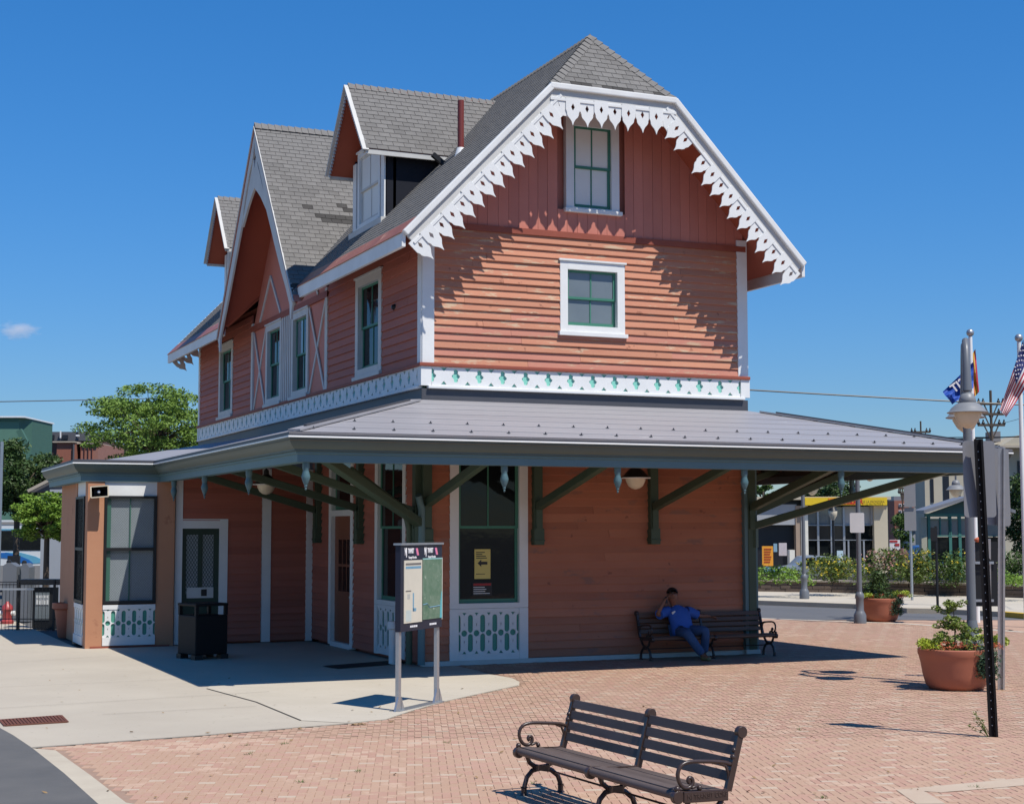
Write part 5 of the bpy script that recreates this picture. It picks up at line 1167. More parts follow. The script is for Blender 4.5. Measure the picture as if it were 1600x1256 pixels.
# clothes
def loft(m, secs, n=18):
    b = len(m.v)
    for c, w, d, sd_, fr_ in secs:
        for k in range(n): a = 2*pi*k/n; m.v.append(tuple(c+sd_*(cos(a)*w)+fr_*(sin(a)*d)))
    for i in range(len(secs)-1):
        for k in range(n): m.f.append((b+i*n+k, b+i*n+(k+1) % n, b+(i+1)*n+(k+1) % n, b+(i+1)*n+k)); m.mi.append(0)
    m.f.append(tuple(b+k for k in range(n))[::-1]); m.f.append(tuple(b+(len(secs)-1)*n+k for k in range(n))); m.mi += [0, 0]
sm = MB(); X_ = Vector((1, 0, .06)).normalized(); Y_ = Vector((-.1, -1, .15)).normalized(); p0 = J(1068, 991, -.46); p5 = J(1056, 945.5, -.30)
tor = [(0, .215, .17), (.15, .225, .185), (.35, .22, .18), (.55, .225, .16), (.72, .235, .14), (.84, .215, .115), (.92, .15, .09), (.97, .085, .075), (1.0, .07, .068)]
loft(sm, [(p0.lerp(p5, t_)+Y_*(.02*sin(t_*3)), w_, d_, X_, Y_) for t_, w_, d_ in tor])
for sh_, el_, f_ in ((rs, re, .80), (ls, le, .72)): sm.tube([sh_+(Vector((.05, 0, 0)) if sh_ is rs else Vector((-.05, 0, 0))), sh_.lerp(el_, .15), sh_.lerp(el_, .5), sh_.lerp(el_, f_)], [.10, .10, .092, .095], 14)
so2 = sm.build('shirt', M_shirt, man, smooth=70)
Vj = [J(1067, 984, -.45), rh, rh.lerp(rk, .5), rk, rk.lerp(ra, .55), ra+Z*.015, lh, lh.lerp(lk, .5), lk, lk.lerp(la, .55), la+Z*.015]
link('jeans', skin_mesh('jeans', Vj, [(0, 1), (1, 2), (2, 3), (3, 4), (4, 5), (0, 6), (6, 7), (7, 8), (8, 9), (9, 10)], [(.19, .15), .125, .112, .095, .085, .082, .125, .112, .095, .085, .082], M_jean), man)
for a, t_ in ((ra, rt_), (la, lt_)):
    d_ = (t_-a); d_.z = 0; d_.normalize(); b0 = Vector((a.x, a.y, 0)); 
    link('shoe', skin_mesh('shoe', [b0-d_*.05+Z*.055, b0+d_*.08+Z*.058, b0+d_*.20+Z*.045], [(0, 1), (1, 2)], [(.048, .05), (.05, .05), (.042, .036)], M_shoe), man)
nb = J(1056, 957, -.54); MB().bar(Vector((nb.x-.035, nb.y+.08, nb.z-.012)), Vector((nb.x+.035, nb.y+.08, nb.z+.012)), .012, .045).build('name_badge', M_paper, man)
ph = tag(MB().bar(rhand+Vector((.025, -.0, -.06)), rhand+Vector((.03, .01, .06)), .05, .016).build('phone', M_black, None, bevel=.004), 'small black phone held at the ear of the seated person', 'phone')
# ================================================================== background
def PU(px, py, dep):            # point on the vertical plane at this depth from the viewpoint
    r = ray(px, py); k = dep/(r.x*fwd2.x+r.y*fwd2.y); return CAM+r*k
def Fb(dep): return Fr((CAM.x+fwd2.x*dep, CAM.y+fwd2.y*dep, 0), rt2, -fwd2)
def uz(px, py, dep): p = PU(px, py, dep); return ((p.x-CAM.x)*rt2.x+(p.y-CAM.y)*rt2.y, p.z)
def slab(mb, dep, x0, x1, y0, y1, d0=-.05, d1=0., zb=None):
    a = uz(x0, y1, dep); b = uz(x1, y0, dep); z0 = a[1] if zb is None else zb
    return mb.rect(Fb(dep), min(a[0], b[0]), max(a[0], b[0]), z0, b[1], d0, d1)
def part(name, dep, x0, x1, y0, y1, mt, par, d0=-.05, d1=0., zb=None): return slab(MB(), dep, x0, x1, y0, y1, d0, d1, zb).build(name, mt, par)
def anchor(px, dep): p = PU(px, 815, dep); return (p.x, p.y, gz(p.x, p.y))
# retaining wall of blocks
wl0 = [xy(1120, 927), xy(1180, 929), xy(1300, 931), xy(1420, 934), xy(1500, 936.5), xy(1600, 940), xy(1720, 945)]
RW = thing('retaining_wall', 'low brown block retaining wall with pale cap behind the road', 'wall', (*wl0[2], .12))
blk = MB(); rr = random.Random(9); cap = MB()
for k in range(len(wl0)-1):
    a, b = Vector((*wl0[k], 0)), Vector((*wl0[k+1], 0)); t = (b-a).normalized(); n = Vector((-t.y, t.x, 0)); Ln = (b-a).length
    if n.dot(Vector((fwd2.x, fwd2.y, 0))) < 0: n = -n
    for c in range(3):
        x = -.2*(c % 2)
        while x < Ln:
            w_ = rr.uniform(.36, .46); j = rr.uniform(-.02, .02); p = a+t*max(x, 0); q = a+t*min(x+w_-.012, Ln); z0 = .12+c*.125
            if (q-p).length > .05: blk.hexa([p+n*(j+.02*c)+Z*z0, q+n*(j+.02*c)+Z*z0, q+n*.4+Z*z0, p+n*.4+Z*z0, p+n*(j+.02*c)+Z*(z0+.115), q+n*(j+.02*c)+Z*(z0+.115), q+n*.4+Z*(z0+.115), p+n*.4+Z*(z0+.115)])
            x += w_
    cap.hexa([a-n*.02+Z*.495, b-n*.02+Z*.495, b+n*.4+Z*.495, a+n*.4+Z*.495, a-n*.02+Z*.56, b-n*.02+Z*.56, b+n*.4+Z*.56, a+n*.4+Z*.56])
blk.build('blocks', M_stonew, RW)['kind'] = 'stuff'; cap.build('wall_cap', M_stonecap, RW)
bed = shift(wl0, .3); sheet('planting_bed', bed+shift(wl0, 12)[::-1], .50, M_soil)
# shrubs and flowers in the bed
def bush(name, label, cx, cy, dep, wpx, hpx, mt, n, seed, leaf=.13, petals=None, np_=0, group='shrubs in the roadside bed', cat='shrub'):
    rr = random.Random(seed); c = PU(cx, cy, dep); s = dep/FPX; base = Vector((c.x, c.y, .5))
    t = thing(name, label, cat, tuple(base), group=group); rx, rz_ = wpx*s/2, hpx*s/2
    m = MB(); k = max(6, n//45)
    for _ in range(k):
        v = Vector((rr.gauss(0, .45)*rx, rr.gauss(0, .4)*min(rx, 1.5), 0)); q = (v.x/rx)**2; hh = max(.25, 1-q*.6)*rr.uniform(.25, 1.0)*2*rz_
        v = rt2*v.x+fwd2*v.y; p = Vector((v.x, v.y, (c.z-.5-rz_)+hh)); leaves(m, p, (rx*.26+.1, .4, rz_*.35+.1), 45, leaf, rr)
    local('foliage', m, mt, t)
    if petals:
        m = MB()
        for _ in range(np_): v = rt2*rr.gauss(0, .45)*rx-fwd2*rr.uniform(-.2, .9); leaves(m, Vector((v.x, v.y, (c.z-.5-rz_)+rr.uniform(.4, 1.05)*2*rz_)), (.05, .05, .05), 4, .075, rr)
        local('flowers', m, petals, t)['kind'] = 'stuff'
    st = MB()
    for _ in range(4): st.tube([(0, 0, 0), (rr.uniform(-.3, .3), rr.uniform(-.2, .2), max(.2, c.z-.5))], [.02, .008], 5)
    local('stems', st, M_bark, t); return t
bush('ground_cover', 'low bright green ground cover beside the green corner post', 1215, 900, 52.5, 90, 22, M_leafC, 1500, 1, .10)
bush('shrub', 'yellow-flecked shrub behind the retaining wall left of the signed lamp post', 1300, 894, 53.5, 110, 40, M_leafD, 2600, 2, .11, M_yelpet, 90)
bush('shrub', 'pink-flowering shrub right of the lamp post carrying a blank sign', 1385, 885, 55, 90, 46, M_leafD, 2200, 3, .11, M_pinkpet, 150)
bush('shrub', 'mixed shrub between the grey sign post and the small black sign', 1435, 888, 53, 70, 50, M_leafD, 2000, 4, .11, M_yelpet, 50)
bush('shrub', 'rounded green shrub left of the tall grey lamp', 1492, 890, 53, 60, 54, M_leafE, 1800, 5, .11, M_yelpet, 20)
bush('shrub', 'clipped dark hedge at the right edge', 1585, 886, 54, 70, 36, M_leafE, 2000, 6, .10)
bush('ground_cover', 'grassy ground cover below the clipped dark hedge', 1580, 908, 49.5, 80, 20, M_leafC, 900, 7, .10)
# ---- storefront building
d0 = 74; SB = thing('shop_building', 'low glass-fronted shop with yellow sign band seen below the canopy', 'building', anchor(1270, d0)); M_fasc = mat('shop_fascia', (.36, .37, .38), .6, nscale=.5, namt=.4); M_dark = mat('dark_interior', (.012, .014, .02), .3, col2=(.03, .03, .035), nscale=.4)
part('wall', d0, 1165, 1390, 780, 900, M_dark, SB, -3, -.3, 0); part('roof', d0, 1160, 1388, 776, 781, M_cream, SB, -3.2, .5)
part('fascia', d0, 1165, 1243, 788, 820, M_fasc, SB, -.3, .2); part('fascia', d0, 1360, 1366, 790, 820, M_fasc, SB, -.3, .1)
M_colm = mat('tiled_column', (.36, .27, .20), .7, nscale=3, namt=.5); M_white2 = mat('tile_white', (.7, .68, .6), .6)
part('column', d0, 1243, 1251, 790, 900, M_colm, SB, -.4, .25, 0); part('column', d0, 1251, 1260, 790, 900, M_white2, SB, -.4, .3, 0); part('column', d0, 1365, 1384, 790, 900, M_cream, SB, -.4, .3, 0)
for x0, x1 in ((1260, 1278), (1279, 1299), (1300, 1318)):
    for y0, y1, mt in ((792, 820, M_greyglass), (821, 843, mat('shop_glass', (.05, .045, .04), .1) if 'shop_glass' not in MATS else MATS['shop_glass']), (844, 890, M_glass)): part('pane', d0, x0, x1, y0, y1, mt, SB, -.2, -.1)
part('pane', d0, 1320, 1364, 821, 843, M_glass, SB, -.2, -.1); part('pane', d0, 1320, 1364, 845, 890, M_glass, SB, -.25, -.15); part('fascia', d0, 1319, 1365, 791, 820, M_fasc, SB, -.3, -.05)
for x in (1260, 1278.5, 1299.5, 1319, 1326, 1350): part('mullion', d0, x-.7, x+.7, 792 if x < 1322 else 843, 900, M_galv, SB, -.1, 0, 0)
for y in (820.5, 843.5): part('mullion', d0, 1260, 1365, y-.6, y+.6, M_galv, SB, -.1, .02)
sb = part('sign_band', d0, 1254, 1381, 777.5, 789.5, mat('yellow_sign', (.72, .50, .02), .5), SB, .3, .6); M_osign = mat('orange_sign', (.75, .28, .02), .5); part('sign_panel', d0, 1290, 1338, 778.5, 788.5, M_osign, sb, .55, .62)
ff = Fb(d0); M_rtx = mat('red_letters', (.55, .02, .02), .5); u_, z_ = uz(1324, 784, d0); text_mesh('lettering', 'BORDER', .36, ff, u_, z_, .65, M_rtx, sb, sx=.85, bold=.01); u_, z_ = uz(1359, 784.5, d0); text_mesh('lettering', 'DE LA FRONTERA', .17, ff, u_, z_, .65, M_ink, sb, sx=.8)
for x in range(1290, 1): pass
# things in front of the shop
tag(part('poster_board', 72, 1191, 1207.5, 853, 884, mat('orange_poster', (.70, .30, .03), .5, nscale=6, namt=.2), None, -.1, 0), 'orange poster board standing outside the shop below the canopy', 'poster board'); 
pbx = COL.objects[-1]
for k in range(6): part('printed_line', 72, 1193.5, 1205-(k % 3), 857+k*4, 858.4+k*4, M_redink, pbx, 0, .02)
part('stand', 72, 1194, 1205, 884, 890, M_bluep, pbx, -.1, -.02, 0)
tag(part('window_poster', 73.2, 1217, 1229, 848, 868, mat('pale_poster', (.50, .45, .46), .6), None, -.05, 0), 'pale pink poster hanging in the dark shop window', 'poster')
tag(part('window_poster', 73.2, 1208.5, 1214, 849, 862, mat('blue_poster', (.22, .36, .45), .6), None, -.05, 0), 'small blue poster beside the orange board in the shop window', 'poster')
tag(part('vending_machine', 72, 1234, 1241.5, 859, 890, M_white2, None, -.6, 0, 0), 'white vending machine by the shop column', 'vending machine')
tag(part('door_sign', 73, 1308, 1317, 860, 884, mat('pale_blue_sign', (.42, .55, .62), .5), None, -.05, 0, 0), 'pale blue standing sign at the shop entrance', 'sign')
# cars
def car(dep, x0, x1, ytop, zb, mt, label, cabin=(.22, .78)):
    a, b = uz(x0, 900, dep)[0], uz(x1, 900, dep)[0]; zt = uz(x0, ytop, dep)[1]; L_ = b-a; fr = Fb(dep); h = zt-zb
    t = thing('parked_car', label, 'car', tuple(fr.p((a+b)/2, zb)), group='parked cars')
    wd = 1.7
    prof = [(0, .28*h), (.01*L_, .50*h), (.08*L_, .60*h), (.24*L_, .66*h), (.36*L_, .97*h), (.5*L_, h), (.68*L_, .97*h), (.86*L_, .68*h), (.97*L_, .62*h), (L_, .45*h), (L_, .26*h), (.9*L_, .18*h), (.1*L_, .18*h)]
    MB().plate(fr, [(a+x, zb+z) for x, z in prof], -wd, 0).build('body', mt, t, bevel=.05, smooth=40)
    gl = [(.28*L_, .66*h), (.375*L_, .92*h), (.5*L_, .94*h), (.5*L_, .66*h)]; gl2 = [(.52*L_, .66*h), (.52*L_, .94*h), (.66*L_, .92*h), (.80*L_, .68*h)]
    for g_ in (gl, gl2): MB().plate(fr, [(a+x, zb+z) for x, z in g_], -.01, .012).build('side_window', M_glass, t)
    for f in (.2, .8):
        w = MB().lathe([(.31, -.05), (.33, 0), (.33, .12), (.28, .14)], fr.p(a+f*L_, zb+.32, -.1), 18, fr.n).build('wheel', M_black, t, smooth=40); MB().lathe([(.2, .135), (.18, .15), (.02, .15)], fr.p(a+f*L_, zb+.32, -.1), 14, fr.n).build('rim', M_galv, w)
    MB().rect(fr, a+.01*L_, a+.06*L_, zb+.46*h, zb+.56*h, -.1, .01).build('headlight', M_drip, t)
M_silver = mat('silver_paint', (.36, .38, .38), .3, metal=.4, nscale=.3, namt=.2); M_bluecar = mat('blue_car_paint', (.05, .12, .30), .3)
car(63, 1213, 1335, 868, .13, M_silver, 'silver car parked behind the yellow-flecked shrub')
car(80, 1416, 1475, 852, .13, M_bluecar, 'blue car parked behind the grey sign post')
# lamp posts and signs along the road
def simple_lamp(px, py, dep_h, label, plate=None, group='grey lamp posts by the road', mt=None):
    g_ = onz(px, py, .13 if py < 960 else 0); t = thing('lamp_post', label, 'lamp post', tuple(g_), group=group); mt = mt or M_pole
    local('base', MB().lathe([(.16, 0), (.16, .22), (.12, .30), (.10, .34), (.10, .62), (.12, .66), (.11, .74), (.07, .80)], n=12), mt, t, smooth=35)
    local('pole', MB().lathe([(.065, .7), (.055, dep_h)], n=12), mt, t, smooth=40)
    return t, g_
t, g_ = simple_lamp(1257, 935, 4.1, 'plain grey lamp post on the far footway beside the ground cover'); dome_head(t, (.45, .1, 3.62), 1.0); local('arm', MB().tube([(0, 0, 4.0), (.1, .02, 4.25), (.3, .07, 4.3), (.45, .1, 4.1), (.45, .1, 3.9)], .03, 8), M_pole, t, smooth=50)
t, g_ = simple_lamp(1344, 974, 4.4, 'grey lamp post with a blank white sign behind the second planter'); dp = (g_-CAM).dot(AF); signplate(t, g_, dp, 1329, 1350, 801, 832, M_whiteclean, -.12, rot=-.3, rad=.03)
dome_head(t, (.5, .15, 3.85), .9); local('arm', MB().tube([(0, 0, 4.2), (.1, .02, 4.5), (.3, .07, 4.6), (.5, .15, 4.4), (.5, .15, 4.1)], .03, 8), M_pole, t, smooth=50)
gq = onz(1300, 905); t = thing('lamp_post', 'slim black lamp post with an acorn lantern in front of the shop glass', 'lamp post', tuple(atd(1303, 890, 66)-Z*0), group='grey lamp posts by the road'); t.matrix_basis = Matrix.Translation((PU(1303, 890, 66).x, PU(1303, 890, 66).y, .12))
zt = PU(1303, 806, 66).z; local('pole', MB().lathe([(.10, 0), (.06, .5), (.05, zt-.3)], n=10), M_black, t, smooth=40); local('lantern', MB().lathe([(.06, zt-.3), (.17, zt-.1), (.19, zt+.08), (.12, zt+.22)], n=12), M_globe, t, smooth=50); local('cap', MB().lathe([(.2, zt+.1), (.12, zt+.24), (.03, zt+.42)], n=12), M_black, t, smooth=40)
t = thing('street_lamp', 'small hooded street lamp seen between the canopy corner and the grey sign', 'street lamp', anchor(1514, 46), group='hooded street lamps'); zt = PU(1495, 765, 46).z
local('pole', MB().lathe([(.1, 0), (.06, .6), (.05, zt+.5)], n=12), M_pole, t, smooth=40); e_ = rt2*(-19*46/FPX)+Z*zt; dome_head(t, (e_.x, e_.y, e_.z), .95); local('arm', MB().tube([Z*(zt+.4), Z*(zt+.75)-rt2*.08, e_+Z*.75+rt2*.1, e_+Z*.5, e_+Z*.25], .03, 8), M_pole, t, smooth=50)
def signpole(px, pyb, pyt, dep, plates, label, mt, w=.06, zb=.13, name='sign_post', rot=0):
    b = PU(px, 815, dep); b = Vector((b.x, b.y, zb)); t = thing(name, label, 'sign post', tuple(b)); top = PU(px, pyt, dep).z-zb
    local('post', MB().bar((0, 0, 0), (0, 0, top), w, w), mt, t); dd = (b+Z*2-CAM).dot(AF)
    for x0, x1, y0, y1, m_ in plates: signplate(t, b, dd, x0, x1, y0, y1, m_, -.05, rot=rot, rad=.03)
    return t, b
signpole(1422.5, 930, 765, 50, [(1413, 1431, 752, 792, M_signback), (1413.5, 1432, 793, 829, M_signback)], 'thin grey post with two blank sign backs in the planting bed', M_galv)
t, b = signpole(1462, 944, 822, 42.5, [(1454, 1465, 824, 845, M_black)], 'small black sign on a slim black post at the far kerb', M_black, .05)
tag(part('notice_sign', 70, 1390, 1406, 843, 859, mat('white_red_sign', (.66, .62, .6), .5), None, -.05, 0), 'red and white notice sign beyond the flowering shrub', 'sign'); q = COL.objects[-1]
part('red_block', 70, 1390, 1402, 844, 847, M_redink, q, 0, .02); part('red_block', 70, 1398, 1405, 849, 853, M_redink, q, 0, .02); part('post', 70, 1397.5, 1398.5, 859, 890, M_galv, q, -.05, -.02, 0)
t = thing('bollard', 'brown stepped bollard beside the red and white sign', 'bollard', tuple(PU(1411, 880, 69)*1)); t.matrix_basis = Matrix.Translation((PU(1411, 880, 69).x, PU(1411, 880, 69).y, .1))
local('column', MB().lathe([(.30, 0), (.30, .7), (.33, .75), (.28, .85), (.2, .95), (.25, 1.0), (.26, 1.2), (.15, 1.42), (.02, 1.45)], n=14), mat('brown_paint', (.12, .06, .035), .6), t, smooth=40)
# ---- green shelter
dS = 58; SHL = thing('shelter', 'green framed glass shelter with grey sloping roof right of the canopy', 'shelter', anchor(1490, dS)); M_sgreen = mat('shelter_green', (.06, .20, .16), .5); M_sg2 = mat('shelter_gable', (.07, .15, .14), .6); M_tile = mat('tiled_post', (.42, .40, .30), .7)
a = [uz(*q, dS) for q in ((1438, 797), (1508, 775), (1580, 797), (1580, 802), (1508, 780), (1438, 802))]
MB().plate(Fb(dS), [a[0], a[1], a[4], a[5]], -1.2, .5).build('roof', M_signback, SHL); MB().plate(Fb(dS), [a[1], a[2], a[3], a[4]], -1.2, .5).build('roof', M_signback, SHL)
g_ = [uz(*q, dS) for q in ((1450, 803), (1508, 782), (1568, 803))]; MB().plate(Fb(dS), g_, -.2, 0).build('gable', M_sg2, SHL); part('beam', dS, 1446, 1572, 802, 807, M_sgreen, SHL, -.2, .03)
for x in (1452, 1485, 1500, 1530, 1568): part('post', dS, x-1.3, x+1.3, 805, 880, M_sgreen, SHL, -.15, 0, .1)
part('post', dS, 1440, 1447, 808, 880, M_tile, SHL, -.3, .05, .1)
for y in (837, 811): part('rail', dS, 1452, 1568, y-1, y+1, M_sgreen, SHL, -.1, .01)
for x0, x1 in ((1454, 1468), (1468, 1484), (1486, 1499), (1501, 1529), (1531, 1566)): part('pane', dS, x0, x1, 812, 836, M_greyglass, SHL, -.08, -.05); part('pane', dS, x0, x1, 839, 878, M_glass, SHL, -.08, -.05)
for x in (1469, 1484): part('mullion', dS, x-.8, x+.8, 808, 838, M_sgreen, SHL, -.06, .0)
# ---- big cream building, brick block, poles
dB = 95; CB = thing('tall_building', 'cream rendered building with narrow dark windows behind the shelter', 'building', anchor(1530, dB)); part('wall', dB, 1448, 1700, 700, 900, M_cream, CB, -2.5, 0, 0)
r_ = [uz(*q, dB) for q in ((1552, 700), (1580, 682), (1700, 680), (1700, 700))]; MB().plate(Fb(dB), r_, -2.6, 1.2).build('roof', M_cream, CB); part('eave', dB, 1552, 1700, 697, 701, M_stonecap, CB, -2.6, 1.3)
for x0, x1, y0, y1 in ((1454, 1458, 748, 785), (1474, 1482, 742, 783), (1496, 1500, 760, 778), (1590, 1600, 720, 760)): part('window', dB, x0, x1, y0, y1, M_dark, CB, -.1, .05)
part('chimney', dB, 1549, 1563, 674, 690, mat('chimney_render', (.2, .19, .19), .8), CB, -1.2, 0)
dK = 150; BB = thing('brick_block', 'distant red brick block with grey upper storey and white window frames', 'building', anchor(1420, dK)); part('wall', dK, 1398, 1446, 782, 830, M_bricka, BB, -12, 0, 0); part('upper_storey', dK, 1398, 1446, 775, 782, M_signback, BB, -12, -.4)
for x in (1404, 1409, 1421, 1433):
    for y in (787, 797): part('window', dK, x, x+4, y, y+4.5, M_whiteclean, BB, 0, .08); part('pane', dK, x+.8, x+3.2, y+.8, y+3.8, M_dark, BB, .08, .12)
SHD = thing('shed', 'small grey shed with a white gable roof behind the blue car', 'building', anchor(1432, 100)); part('wall', 100, 1422, 1442, 828, 860, M_fasc, SHD, -3, 0, 0); a = [uz(*q, 100) for q in ((1420, 828), (1440, 816), (1440, 819), (1420, 831))]; MB().plate(Fb(100), a, -3.2, .2).build('roof', M_whiteclean, SHD)
def utility(px, ytop, dep, arms, label, wpx=3.):
    s = dep/FPX; b = PU(px, 815, dep); t = thing('utility_pole', label, 'utility pole', (b.x, b.y, 0), group='utility poles'); h = PU(px, ytop, dep).z
    local('pole', MB().lathe([(wpx*s*.6, 0), (wpx*s*.5, h)], n=10), M_bark, t, smooth=40)
    for y, w in arms:
        z = PU(px, y, dep).z; local('crossarm', MB().bar(rt2*(-w*s)+Z*z, rt2*(w*s)+Z*z, .14, .14), M_bark, t)
        for k in (-.95, -.6, .6, .95): local('insulator', MB().lathe([(.03, 0), (.09, .04), (.09, .14), (.06, .18), (.03, .32)], rt2*(w*s*k)+Z*z, 8), M_black, t)
        for sg_ in (-1, 1): local('brace', MB().bar(Z*(z-.9), rt2*(w*s*.55*sg_)+Z*z, .06, .06), M_bark, t)
    return t
utility(1553, 610, 88, ((631, 20), (647, 20), (664, 21)), 'tall utility pole with three crossarms left of the striped flag', 4.)
utility(1442, 658, 120, ((675, 15), (689, 15)), 'utility pole rising behind the right end of the canopy roof', 2.6)
utility(1411, 758, 130, ((763, 6), (770, 6)), 'distant utility pole in front of the brick block', 2.); utility(1443, 745, 110, ((752, 5),), 'dark utility pole beside the cream building', 2.6)
def wire(name, a, b, da, db, sag, r=.02, label=None):
    p, q = PU(*a, da), PU(*b, db); pts = [p.lerp(q, k/24)-Z*sag*4*(k/24)*(1-k/24) for k in range(25)]
    return tag(MB().tube(pts, r, 5).build(name, M_black), label, 'wire', 'overhead wires')
wire('overhead_wire', (620, 573.7), (2000, 651.2), 60, 60, .12, .030, 'thick overhead wire crossing the sky from the station eave to the right edge')
wire('overhead_wire', (1250, 678.5), (1900, 671), 100, 80, .3, .028, 'upper of two parallel wires above the right end of the canopy'); wire('overhead_wire', (1250, 688.5), (1900, 661), 100, 80, .3, .036, 'lower of two parallel wires above the right end of the canopy')
wire('overhead_wire', (-400, 632.3), (560, 613.1), 68, 76, .1, .022, 'single thin wire in the sky left of the leafy tree')
for k, (y0, y1) in enumerate(((668, 575), (684, 640))): wire('overhead_wire', (1553, y0-20), (1900, y1-20-(93 if k == 0 else 44)*2.2), 88, 40, .3, .012, ('faint wire rising to the right from the top of the tall utility pole', 'faint wire running right from the lower crossarm of the tall utility pole')[k])
# ---- flags
def flagpole(px, ytop, dep, label):
    b = PU(px, 815, dep); t = thing('flagpole', label, 'flagpole', (b.x, b.y, 0)); h = PU(px, ytop, dep).z; local('pole', MB().lathe([(.065, 0), (.05, h-.1)], n=12), M_drip, t, smooth=40); local('finial', MB().sphere((0, 0, h), .10, 10, 8), M_galv, t, smooth=60); return t
dF = 40; flagpole(1523.5, 520, dF, 'silver flagpole behind the tall grey lamp'); flagpole(1600, 528, 38, 'silver flagpole at the right edge with the striped flag')
M_fb = mat('flag_blue', (.015, .07, .36), .7); M_fy = mat('flag_buff', (.62, .36, .06), .7); M_fr = mat('flag_red', (.42, .03, .05), .7); M_fw = mat('flag_white', (.72, .7, .7), .7); M_fn = mat('flag_navy', (.02, .03, .13), .7)
def cloth(cor, dep, nu, nv, amp, fn, name, mats, label, seed=0):
    m = MB(); P_ = {}
    for i in range(nu+1):
        for j in range(nv+1):
            u, v = i/nu, j/nv; x = (cor[0][0]*(1-u)+cor[1][0]*u)*(1-v)+(cor[3][0]*(1-u)+cor[2][0]*u)*v; y = (cor[0][1]*(1-u)+cor[1][1]*u)*(1-v)+(cor[3][1]*(1-u)+cor[2][1]*u)*v
            P_[i, j] = PU(x+sin(v*7+u*3)*amp*8*u, y, dep+amp*sin(u*9+v*4+seed)+amp*.7*sin(v*11))
    for i in range(nu):
        for j in range(nv): m.cur = fn((i+.5)/nu, (j+.5)/nv); m.add([P_[i, j], P_[i+1, j], P_[i+1, j+1], P_[i, j+1]], [(0, 1, 2, 3)])
    return tag(m.build(name, mats, None, smooth=60), label, 'flag')
bf = cloth([(1521, 565), (1473, 612), (1488, 632), (1521, 606)], dF-.3, 14, 10, .08, lambda u, v: 0, 'flag', [M_fb], 'blue flag with white mirrored letters beside the tall grey lamp')
fq = Fr(PU(1492, 606, dF-.52), rt2*cos(.62)+Z*sin(.62), -fwd2, Z*cos(.62)-rt2*sin(.62)); text_mesh('lettering', 'SIT', .30, fq, .10, 0, 0, M_fw, bf, sx=-1.0, bold=.008)
cloth([(1524, 545), (1515, 560), (1521, 622), (1530, 612)], dF+.25, 8, 12, .06, lambda u, v: 1 if u < .22 or (u > .8) else 0, 'flag', [M_fy, M_fr], 'buff and red flag hanging behind the lamp top')
us = cloth([(1599, 530), (1562, 640), (1572, 652), (1606, 600)], 38-.2, 26, 26, .07, lambda u, v: 2 if (u < .42 and v < .54) else int(v*13) % 2, 'flag', [M_fr, M_fw, M_fn], 'red and white striped flag with starred blue corner drooping at the right edge')
stx = MB(); rr = random.Random(4)
for i in range(5):
    for j in range(4):
        u, v = .05+i*.08, .06+j*.12; x = (1599*(1-u)+1562*u)*(1-v)+(1606*(1-u)+1572*u)*v; y = (530*(1-u)+640*u)*(1-v)+(600*(1-u)+652*u)*v; stx.sphere(PU(x, y, 37.66), .022, 5, 3)
stx.build('stars', M_fw, us)['kind'] = 'stuff'
# ================================================================== trees
def tree(name, label, cx, cy, dep, rx, ry, rz_, mt, clumps, per, leaf, seed, trunk=True, flatz=.45, cat='tree', zb=None, group=None, dens=None):
    rr = random.Random(seed); c = PU(cx, cy, dep); zg = gz(c.x, c.y) if zb is None else zb; t = thing(name, label, cat, (c.x, c.y, zg), group=group); s = dep/FPX; R3 = (rx*s, ry, rz_*s); cc = Vector((0, 0, c.z-zg)); m = MB(); br = MB(); cl = []
    for _ in range(clumps):
        v = Vector((rr.gauss(0, 1), rr.gauss(0, 1), rr.gauss(0, 1))).normalized()*rr.uniform(.25, 1)**.5; p = cc+rt2*v.x*R3[0]+fwd2*v.y*R3[1]+Z*v.z*R3[2]; cl.append(p); q = max(R3[0], R3[2])*rr.uniform(.16, .30)
        leaves(m, p, (q, q, q*flatz), per, leaf, rr, shell=.15)
    local('crown', m, mt, t)
    br.tube([(0, 0, 0), (0, 0, max(.3, (cc.z-R3[2]*.8))), cc+Z*R3[2]*.3], [R3[0]*.06+.04, R3[0]*.05+.03, .03], 8)
    for p in cl[::2]: st = Vector((0, 0, max(.4, cc.z-R3[2]*rr.uniform(.3, .8)))); br.tube([st, st.lerp(p, .5)+Z*.12*R3[2], p], [.05*R3[0]*.4+.015, .03, .01], 5)
    local('trunk', br, M_bark, t, smooth=50); return t
tree('honey_locust_tree', 'airy bright green tree rising behind the left side of the station', 238, 668, 70, 105, 3.0, 66, M_leafA, 130, 190, .15, 11, flatz=.38)
tree('broadleaf_tree', 'dense dark green tree at the left edge below the green tower', 28, 748, 75, 66, 2.4, 56, M_leafB, 150, 170, .17, 12, flatz=.8)
tree('young_tree', 'young bright green street tree in front of the white bus', 74, 808, 48, 52, 1.0, 40, M_leafC, 80, 150, .11, 13, flatz=.5)
tree('arborvitae_tree', 'tall dark evergreen tree at the right edge behind the hedge', 1600, 800, 60, 26, .7, 68, M_leafB, 60, 130, .13, 14, flatz=.9)
tree('small_tree', 'small green tree beside the red and white sign', 1408, 832, 88, 15, .6, 34, M_leafE, 22, 120, .15, 15, flatz=.9)
tree('broadleaf_tree', 'distant green tree glimpsed over the shop roof beneath the canopy', 1290, 766, 110, 55, 2, 14, M_leafB, 40, 100, .25, 16, flatz=.6)
tree('broadleaf_tree', 'leafy tree glimpsed under the canopy beside the green corner post', 1192, 775, 95, 24, 1.5, 22, M_leafE, 24, 100, .2, 17, flatz=.6)
